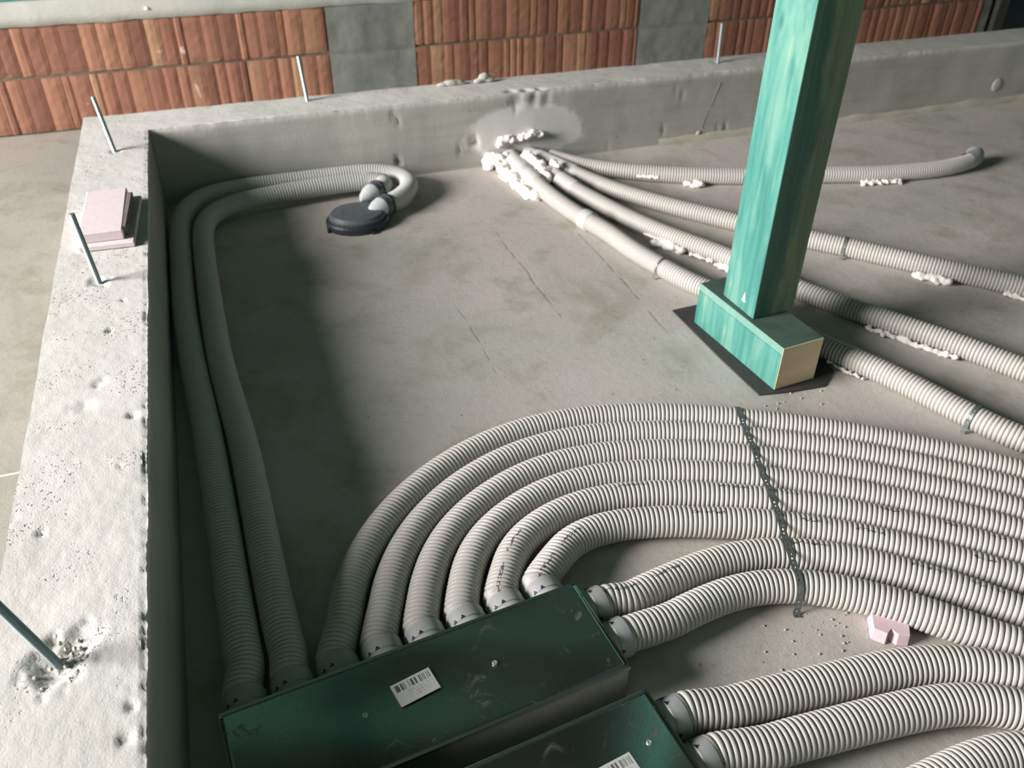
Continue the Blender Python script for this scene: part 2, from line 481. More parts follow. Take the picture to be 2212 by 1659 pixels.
# ------------------------------------------------------------------ the setting
KH, KL, KB = 0.300, 0.230, 0.204      # kerb height, width of left kerb, width of back kerb

def build_floor():
    bm = bmesh.new(); add_box(bm, (-4.0, -5.0, -.25), (7.5, 1.0, 0.0))
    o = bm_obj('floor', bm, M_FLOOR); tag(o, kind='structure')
build_floor()

CRATERS = [(-.129, -2.356, .050, .011), (-.095, -2.320, .028, .008), (-.120, -1.143, .030, .006), (-.109, -.195, .022, .005),
           (-.176, -2.06, .008, .008), (-.06, -1.26, .008, .007), (-.085, -1.40, .009, .007), (-.10, -1.62, .02, .004), (-.13, -1.70, .028, .003),
           (-.03, -1.76, .012, .006), (-.022, -2.47, .010, .006), (-.03, -2.52, .012, .005), (-.05, -1.92, .006, .004),
           (1.40, .02, .030, .006), (1.47, .01, .028, .007), (1.53, .01, .025, .006), (2.43, .13, .03, .004)]
HOLES = [(1.244, .109, .022, .018), (1.173, .089, .010, .010), (.903, .248, .012, .010), (.925, .235, .008, .008), (.916, .061, .012, .014), (2.30, .028, .012, .01),
         (2.12, .06, .01, .008), (2.40, .05, .012, .01), (2.44, .045, .012, .01), (2.16, .225, .012, .01), (2.20, .222, .012, .008), (1.86, .03, .012, .008), (1.42, .262, .03, .008), (1.50, .268, .025, .008), (1.56, .262, .02, .008)]

def kerb_disp(p):
    x, y, z = p
    if z < .004: return p
    q = Vector(p)
    w = min(1.0, z/.05)
    near = max(0.0, min(1.0, (-y-1.2)/1.0)) if x < .05 else .0
    d = Vector((fbm(p, 5, 3, 1.0), fbm(p, 5, 3, 9.0), fbm(p, 6, 3, 4.0)))*.0022
    grain = fbm(p, 55, 3, 2.0)
    d.z += .0005*grain
    # crumbled arrises
    e = min(abs(x-0), abs(y-0) if x > -.01 else 9)
    if z > KH-.012:
        if (abs(x) < .006 and y < 0) or (abs(y) < .006 and x > 0):
            c = abs(fbm(p, 45, 3, 5.0))*.0035*(1+1.0*near)
            c += .007*max(0, fbm(p, 9, 2, 7.0)-.25)
            d.z -= c*.6
            if y < -.001 and x < .01: d.x -= c*.7
            elif x > 0: d.y += c*.7
        if near > 0: d.z += near*.0006*(fbm(p, 110, 2, 3.0)+.6*fbm(p, 24, 3, 8.0))
        for (cx, cy, r, dp) in CRATERS:
            rr = math.hypot(x-cx, y-cy)/r
            if rr < 1.6:
                rr *= 1+.5*fbm(p, 40, 2, 12)
                if rr < 1: d.z -= dp*(1-rr*rr)*(1+.5*fbm(p, 90, 2, 13))
    else:
        if y > -.02 and x > .02 and y < .02:
            for (cx, cz, r, dp) in HOLES:
                rr = math.hypot(x-cx, z-cz)/r*(1+.5*fbm(p, 50, 2, 12))
                if rr < 1: d.y += dp*(1-rr*rr)
    return q + d*w

def kerb_profile(dense):
    """(a, z): a=0 inner arris, a=1 outer arris"""
    P = [(0, 0)] + [(0, KH*k/14) for k in range(1, 14)] + [(0, KH-.004)]
    n = 44 if dense else 16
    P += [(k/n, KH) for k in range(0, n+1)]
    P += [(1, KH-.005), (1, KH*.5), (1, 0)]
    return P

def build_kerb(name, left):
    prof = kerb_profile(True)
    V = []; F = []
    if left: ts = list(np.concatenate([np.linspace(0, 1, 620)]))
    else: ts = list(np.concatenate([np.linspace(0, .55, 430), np.linspace(.55, 1, 120)[1:]]))
    for t in ts:
        for a, z in prof:
            cx, cy = -a*KL, a*KB
            if left: p = (cx, -4.3 + t*(cy+4.3), z)
            else: p = (cx + t*(6.6-cx), cy, z)
            V.append(kerb_disp(p))
    n = len(prof)
    for i in range(len(ts)-1):
        for k in range(n-1):
            a = i*n+k; f = (a, a+1, a+n+1, a+n)
            F.append(f if left else f[::-1])
    F.append(tuple(range(n))); 
    F.append(tuple(range((len(ts)-1)*n, len(ts)*n)))
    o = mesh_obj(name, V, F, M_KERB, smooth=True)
    bm = bmesh.new(); bm.from_mesh(o.data)
    bmesh.ops.recalc_face_normals(bm, faces=bm.faces)
    for e in bm.edges:
        if len(e.link_faces) == 2 and e.calc_face_angle(0) > math.radians(50): e.smooth = False
    bm.to_mesh(o.data); bm.free()
    tag(o, kind='structure')
    return o
build_kerb('wall_left', True)
build_kerb('wall_back', False)

def build_fillet():
    """mortar lip along the foot of the back kerb, from the board seam to the right"""
    V = []; F = []; n = 160; K = 7
    for i in range(n+1):
        x = 2.10 + i*(6.5-2.10)/n
        w = .022*(1+.5*fbm((x, 0, 0), 3, 3, 2)); h = .030*(1+.5*fbm((x, 0, 0), 4, 3, 6))
        for k in range(K):
            t = k/(K-1)
            V.append((x, -w*(t**.6)+.006, h*(1-t)**.8+.0005 + .0015*fbm((x, k*.3, 0), 30, 2, 1)))
    for i in range(n):
        for k in range(K-1):
            a = i*K+k; F.append((a, a+K, a+K+1, a+1))
    o = mesh_obj('trim_1', V, F, M_MORT_LIGHT, smooth=True); tag(o, kind='structure')
M_MORT_LIGHT = mat_plain('pale_mortar', rgb(176, 174, 158), .9, 0, 40, .06, .4)
build_fillet()

# masonry gable wall behind the back kerb: clay block panels between cast posts, ring beam on top
YW = 1.0
def brick_panel(x0, x1, zs):
    """fluted clay blocks as one facing mesh, joint bed between the courses"""
    V = []; F = []; tint = []
    rnd = random.Random(int(x0*100)+5)
    for (z0, z1) in zs:
        x = x0; prev_t = .5
        while x < x1-.004:
            w = rnd.choice([.036, .050, .062, .070, .082]); w = min(w, x1-x)
            dep = rnd.choice([0, .002, .004]); tn = min(1, max(0, rnd.gauss(.5, .24)))
            g = .0035
            nz = 8
            base = len(V)
            prof = [(x, .012), (x+g*.4, dep*.3+.003), (x+w*.3, dep), (x+w*.7, dep+.001), (x+w-g*.4, dep+.0045), (x+w, .012)]
            for iz in range(nz+1):
                zz = z0+(z1-z0)*iz/nz
                e = .004 if iz in (0, nz) else 0
                for (px, py) in prof:
                    V.append((px, YW+py+e+.0015*fbm((px, zz, 0), 30, 2, 3), zz))
            for iz in range(nz):
                for k in range(5):
                    a = base+iz*6+k; F.append((a, a+1, a+7, a+6)); tint.append(tn)
            x += w
    o = mesh_obj('brick_panel', V, F, M_BRICK, smooth=False)
    at = o.data.attributes.new('tint', 'FLOAT', 'FACE'); at.data.foreach_set('value', tint)
    return o

def build_gable():
    bm = bmesh.new(); add_box(bm, (-2.0, YW+.011, 0.0), (4.86, YW+.25, .455))
    w = bm_obj('wall_far', bm, M_MORTAR); tag(w, kind='structure')
    courses = [(.004, .240), (.252, .455)]
    for (a, b) in [(-2.0, .815), (1.24, 2.465), (2.885, 3.42), (3.80, 4.80)]:
        brick_panel(a, b, courses).parent = w
    for (a, b) in [(.815, 1.24), (2.465, 2.885), (3.42, 3.80), (4.80, 4.86)]:
        V = []; F = []; nx, nz = 30, 34
        for i in range(nx+1):
            for k in range(nz+1):
                x = a+(b-a)*i/nx; z = .455*k/nz
                V.append((x, YW+.001+.004*fbm((x, z, 0), 9, 4, 2)+(.006 if abs(z-.235) < .012 else 0), z))
        for i in range(nx):
            for k in range(nz):
                q = i*(nz+1)+k; F.append((q, q+nz+1, q+nz+2, q+1))
        mesh_obj('cast_column', V, F, M_CAST, w, smooth=True)
    # ring beam
    V = []; F = []; nx = 260; prof = [(.03, .452), (.0, .456), (-.004, .50), (-.003, .548), (.0, .556), (.25, .558)]
    for i in range(nx+1):
        x = -2.0+6.86*i/nx
        for (dy, z) in prof:
            V.append((x, YW+dy+.003*fbm((x, z, 1), 8, 3, 2), z+(.006*fbm((x, 0, 0), 7, 3, 5) if z < .47 else 0)))
    for i in range(nx):
        for k in range(len(prof)-1):
            q = i*6+k; F.append((q, q+6, q+7, q+1))
    b = mesh_obj('trim_2', V, F, M_BEAM, smooth=True); tag(b, kind='structure')
    # window reveal beyond the end of the block wall
    bm = bmesh.new(); add_box(bm, (4.90, YW-.02, 0), (4.98, YW+.2, 1.2), .004)
    f = bm_obj('window_1', bm, M_DARK); tag(f, kind='structure')
    bm = bmesh.new(); add_box(bm, (4.98, YW+.08, 0.0), (6.4, YW+.10, 1.2))
    bm_obj('pane', bm, M_GLASS, f)
build_gable()

# roof timbers
def timber(name, lo, hi, label, cat, m=None, rz=0, loc=None):
    lo, hi = Vector(lo), Vector(hi); c = (lo+hi)/2
    bm = bmesh.new(); add_box(bm, lo-c, hi-c, .004, 1)
    o = bm_obj(name, bm, m or M_GREEN); o.location = c if loc is None else loc
    o.rotation_euler.z = rz
    return tag(o, label, cat)
# pitched roof over the slab: dark boarding, rafters and two green purlins (all above the camera)
def build_roof():
    sl = 1.0
    def zr(y): return .78+sl*(1.12-y)
    bm = bmesh.new()
    vs = [bm.verts.new(p) for p in ((-2.0, 1.3, zr(1.3)), (6.6, 1.3, zr(1.3)), (6.6, -2.3, zr(-2.3)), (-2.0, -2.3, zr(-2.3)))]
    f = bm.faces.new(vs); r = bmesh.ops.extrude_face_region(bm, geom=[f])
    for g in r['geom']:
        if isinstance(g, bmesh.types.BMVert): g.co.z += .03
    o = bm_obj('ceiling', bm, M_BOARD); tag(o, kind='structure')
    RN = ['outermost on the window side', 'second from the window side', 'third from the window side, above the duct boxes', 'fourth from the window side', 'fifth from the window side, just right of the post', 'sixth from the window side', 'third from the far right end', 'second from the far right end', 'outermost at the far right end']
    for x in (-1.6, -.7, .2, 1.1, 2.0, 2.9, 3.8, 4.7, 5.6):
        bm = bmesh.new(); add_box(bm, (-.04, -2.52, -.16), (.04, 2.52, 0), .004, 1)
        r_ = bm_obj('rafter', bm, M_RAFT); r_.rotation_euler.x = -math.atan(sl); r_.location = (x, -.50, zr(-.50)-.004)
        tag(r_, f'dark rafter under the roof boarding, {RN.pop(0)}', 'rafter', 'rafters')
    for (y, hw, l) in ((-.80, .16, 'green stained middle purlin reflected in the lid of the duct box'), (-1.552, .07, 'green stained purlin carried by the post')):
        z1 = zr(y)-.245-hw
        bm = bmesh.new(); add_box(bm, (-4.2, -hw, -.14), (4.2, hw, 0), .004, 1)
        p_ = bm_obj('purlin', bm, M_GREEN); p_.location = (2.3, y, z1); tag(p_, l, 'purlin')
M_RAFT = mat_plain('dark_rafter_timber', rgb(44, 42, 36), .8, 0, 10, .1, .1)
M_BOARD = mat_plain('dark_roof_membrane', rgb(34, 40, 36), .8, 0, 10, .1, .1)
build_roof()
wp = timber('wall_plate', (-2.0, YW+.02, .558), (4.86, YW+.16, .70), 'green stained wall plate timber lying on the ring beam above the clay blocks', 'beam')

# ------------------------------------------------------------------ post, block and pad
def build_post():
    ang = math.radians(4.5)
    # bitumen pad under the block
    bm = bmesh.new()
    out = [(1.488, -1.312), (1.496, -1.60), (1.506, -1.784), (1.60, -1.800), (1.70, -1.806), (1.772, -1.752), (1.766, -1.60), (1.752, -1.30), (1.60, -1.306)]
    vs = [bm.verts.new((x, y, .0)) for x, y in out]; f = bm.faces.new(vs)
    r = bmesh.ops.extrude_face_region(bm, geom=[f]); 
    for v in [g for g in r['geom'] if isinstance(g, bmesh.types.BMVert)]: v.co.z = .005
    pad = bm_obj('bearing_pad', bm, M_DARK)
    tag(pad, 'thin dark sheet laid under the green timber block', 'pad')
    # base block
    c = Vector((1.6038, -1.5818, .005)); hx, hy, h = .0685, .1925, .137
    bm = bmesh.new(); add_box(bm, (-hx, -hy, 0), (hx, hy, h))
    bmesh.ops.bevel(bm, geom=bm.edges[:], offset=.0018, segments=1, affect='EDGES')
    bmesh.ops.recalc_face_normals(bm, faces=bm.faces)
    mats = [M_GREEN, M_GREEN2]
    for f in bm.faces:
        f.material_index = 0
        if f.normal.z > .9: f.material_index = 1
    for f in [f for f in bm.faces if f.normal.y < -.9]: bmesh.ops.delete(bm, geom=[f], context='FACES_ONLY')
    b = empty('timber_block', c, math.radians(5.5)); tag(b, 'green stained timber block with a pale sawn end under the post', 'timber block')
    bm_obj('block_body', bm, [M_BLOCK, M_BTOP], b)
    bm = bmesh.new(); y0, y1 = -hy-.0006, -hy+.006
    out = [(-hx+.001, .002), (hx-.001, .002), (hx-.001, h-.001), (-hx+.001, h-.001)]
    A = [bm.verts.new((x, y0, z)) for x, z in out]; B = [bm.verts.new((x, y1, z)) for x, z in out]
    bm.faces.new(A); bm.faces.new(B[::-1])
    for i in range(4): bm.faces.new((A[i], B[i], B[(i+1) % 4], A[(i+1) % 4]))
    e = bm_obj('sawn_end', bm, M_END, b); e['label'] = 'pale unstained sawn end of the block'
    # post
    t = empty('timber_post', (1.6187, -1.550, .1425), math.radians(3.7)); tag(t, 'square green stained timber post standing on the block', 'post')
    s = .0685
    bm = bmesh.new(); add_box(bm, (-s, -.0725, 0), (s, .0725, 2.75), .003, 2)
    bmesh.ops.recalc_face_normals(bm, faces=bm.faces)
    for f in bm.faces:
        f.material_index = 1 if (f.normal.y < -.7 or f.normal.x > .7) else 0
    bm_obj('post_shaft', bm, mats, t)
    # small pale chip mark on the lit face near the foot
    bm = bmesh.new()
    v = [bm.verts.new((-s-.0012, y, z)) for y, z in ((-.030, .030), (-.012, .030), (-.021, .062))]
    f = bm.faces.new(v); r = bmesh.ops.extrude_face_region(bm, geom=[f])
    for g in r['geom']:
        if isinstance(g, bmesh.types.BMVert): g.co.x += .002
    k = bm_obj('chipped_mark', bm, M_WHITE, t); k['label'] = 'small pale triangular chip near the foot'
    return t
POST = build_post()

def build_crumbs(center, n, spread, label, s0=.001, s1=.0032, name='mortar_crumbs', z=0.0, kind='stuff', seed=3):
    rnd = random.Random(seed); bm = bmesh.new()
    for _ in range(n):
        s = rnd.uniform(s0, s1)
        r = bmesh.ops.create_icosphere(bm, subdivisions=1, radius=s)
        o = Vector((center[0]+rnd.gauss(0, spread[0]), center[1]+rnd.gauss(0, spread[1]), z+s*.45))
        for v in r['verts']: v.co = Vector((v.co.x*rnd.uniform(.7, 1.3), v.co.y*rnd.uniform(.7, 1.3), v.co.z*.7)) + o
    o = bm_obj(name, bm, M_CRUMB); tag(o, label, 'crumbs', kind=kind); return o
build_crumbs((1.50, -1.86), 30, (.10, .03), 'small mortar crumbs on the slab in front of the timber block', seed=4)
build_crumbs((1.25, -2.52), 60, (.16, .06), 'small grey crumbs on the slab between the banded ducts and the lower ducts', seed=9)
build_crumbs((-.11, -2.36), 46, (.035, .03), 'loose crumbs around the bent rod in the left kerb', .0015, .006, z=.294, seed=11)

# ------------------------------------------------------------------ threaded rods
def rod(base, top, label, R=.0072, detail=True):
    base = Vector(base); top = Vector(top); d = top-base; L = d.length; base = base-d.normalized()*.02; L += .02
    t = empty('threaded_rod', (base.x, base.y, base.z)); tag(t, label, 'threaded rod', 'threaded rods cast into the kerbs')
    bm = bmesh.new(); prof = [(R*.86, 0)]
    n = int(L/.00175) if detail else int(L/.0035)
    for k in range(n):
        h = (k+.5)*L/n
        prof += [(R*.90, h-.3*L/n), (R, h)]
    prof += [(R*.86, L-.001), (R*.6, L)]
    lathe(bm, prof, (0, 0, 0), d, 14)
    bm_obj('threaded_shaft', bm, M_ZINC, t, smooth=True)
    return t
rod((-.109, -.190, KH), (-.127, -.207, KH+.195), 'zinc rod standing upright near the outer corner of the kerb')
rod((.596, .150, KH), (.584, .146, KH+.175), 'zinc rod on the back kerb in front of the cast column')
rod((-.120, -1.143, KH), (-.131, -1.152, KH+.195), 'zinc rod beside the pink board on the left kerb')
rod((-.129, -2.356, KH), (-.178, -2.349, KH+.185), 'leaning zinc rod nearest the camera set in a broken hollow of the kerb')
rod((2.429, .123, KH), (2.423, .123, KH+.172), 'zinc rod on the back kerb left of the green post')

# pink insulation offcut on the left kerb
def pink_board():
    t = empty('insulation_offcut', (-.100, -.800, KH+.001), math.radians(-3)); tag(t, 'pale pink insulation offcuts stacked flat on the left kerb', 'insulation board')
    def slab(z0, z1, sx, sy, ox, oy, rz, m):
        bm = bmesh.new(); vs = add_box(bm, (-sx, -sy, z0), (sx, sy, z1), .0025, 1)
        bmesh.ops.rotate(bm, verts=bm.verts, cent=(0, 0, 0), matrix=Matrix.Rotation(rz, 3, 'Z'))
        bmesh.ops.translate(bm, verts=bm.verts, vec=(ox, oy, 0))
        return bm
    bm_obj('lower_board', slab(0, .016, .072, .160, .004, -.004, .0, None), M_PINK, t)
    bm_obj('upper_board', slab(.0165, .046, .056, .150, -.010, .004, .03, None), M_PINK, t)
    bm = slab(.018, .045, .0075, .120, .052, .000, .0, None)  # dark strip along the right side of the upper board
    for v in bm.verts:
        v.co.x += .003*noise.noise(v.co*80)
    o = bm_obj('dark_board_edge', bm, M_PINKD, t); o['label'] = 'dark broken edge of the upper board'
pink_board()

# lumps of mortar on the back kerb
def lump(name, loc, size, seed, mat, label, cat, group=None, voxel=.006, blobs=None, amp=.25, rough=30):
    bm = bmesh.new(); rnd = random.Random(seed)
    for (dx, dy, dz, r) in (blobs or [(0, 0, 0, 1)]):
        q = bmesh.ops.create_icosphere(bm, subdivisions=3, radius=1)
        o = Vector((dx, dy, dz))
        for v in q['verts']:
            c = v.co*r + o
            c = Vector((c.x*size[0], c.y*size[1], c.z*size[2]))
            k = noise.fractal(c*rough+Vector((seed, 0, 0)), 1, 2, 3)
            v.co = c*(1+0*k) + v.co*k*amp*min(size)*r
    for v in bm.verts: v.co.z = max(v.co.z, -loc[2]+.0 if loc[2] < .1 else -size[2]*.45)
    o = bm_obj(name, bm, mat, smooth=True, loc=loc)
    m = o.modifiers.new('remesh', 'REMESH'); m.mode = 'VOXEL'; m.voxel_size = voxel; m.use_smooth_shade = True
    if cat: tag(o, label, cat, group)
    return o
lump('mortar_lump', (1.19, .165, KH+.012), (.055, .022, .022), 3, M_CRUMB, 'wider flat lump of mortar left on top of the back kerb', 'mortar lump', None, .004, [(-.6, 0, -.2, .5), (0, 0, 0, .6), (.5, .1, .0, .55), (.9, 0, -.3, .4)])
lump('mortar_lump', (1.335, .165, KH+.016), (.040, .020, .028), 5, M_CRUMB, 'peaked lump of mortar on the back kerb nearer the pipe cluster', 'mortar lump', None, .004, [(-.6, 0, -.3, .5), (0, 0, .3, .6), (.6, .1, -.2, .6)])
lump('white_fleck', (.04, YW-.004, .50), (.010, .006, .010), 6, M_FOAM, 'small white fleck on the ring beam', 'fleck', None, .002)  # tiny white blob marking a pale dot on the beam

lump('plaster_splash', (2.303, -.002, .034), (.012, .004, .012), 8, M_CRUMB, 'small round pale splash low on the back kerb left of the post', 'splash', None, .002)
lump('plaster_splash', (3.99, -.002, .095), (.030, .004, .034), 9, M_CRUMB, 'larger pale splash on the back kerb at the right edge', 'splash', None, .004)
def streak():
    V = []; F = []; n = 24; rnd = random.Random(4)
    for i in range(n+1):
        t = i/n; x = 2.315+t*.068; z = .055+t*.20; w = .0028*(1+.6*rnd.random())
        V += [(x-w, .0045, z), (x, -.0012, z), (x+w, .0045, z)]
    for i in range(n):
        if i in (9, 10): continue
        for k in range(2):
            a = i*3+k; F.append((a, a+1, a+4, a+3))
    o = mesh_obj('plaster_run', V, F, M_CRUMB, smooth=True); tag(o, 'thin slanting pale dribble on the back kerb below a zinc rod', 'dribble')
streak()

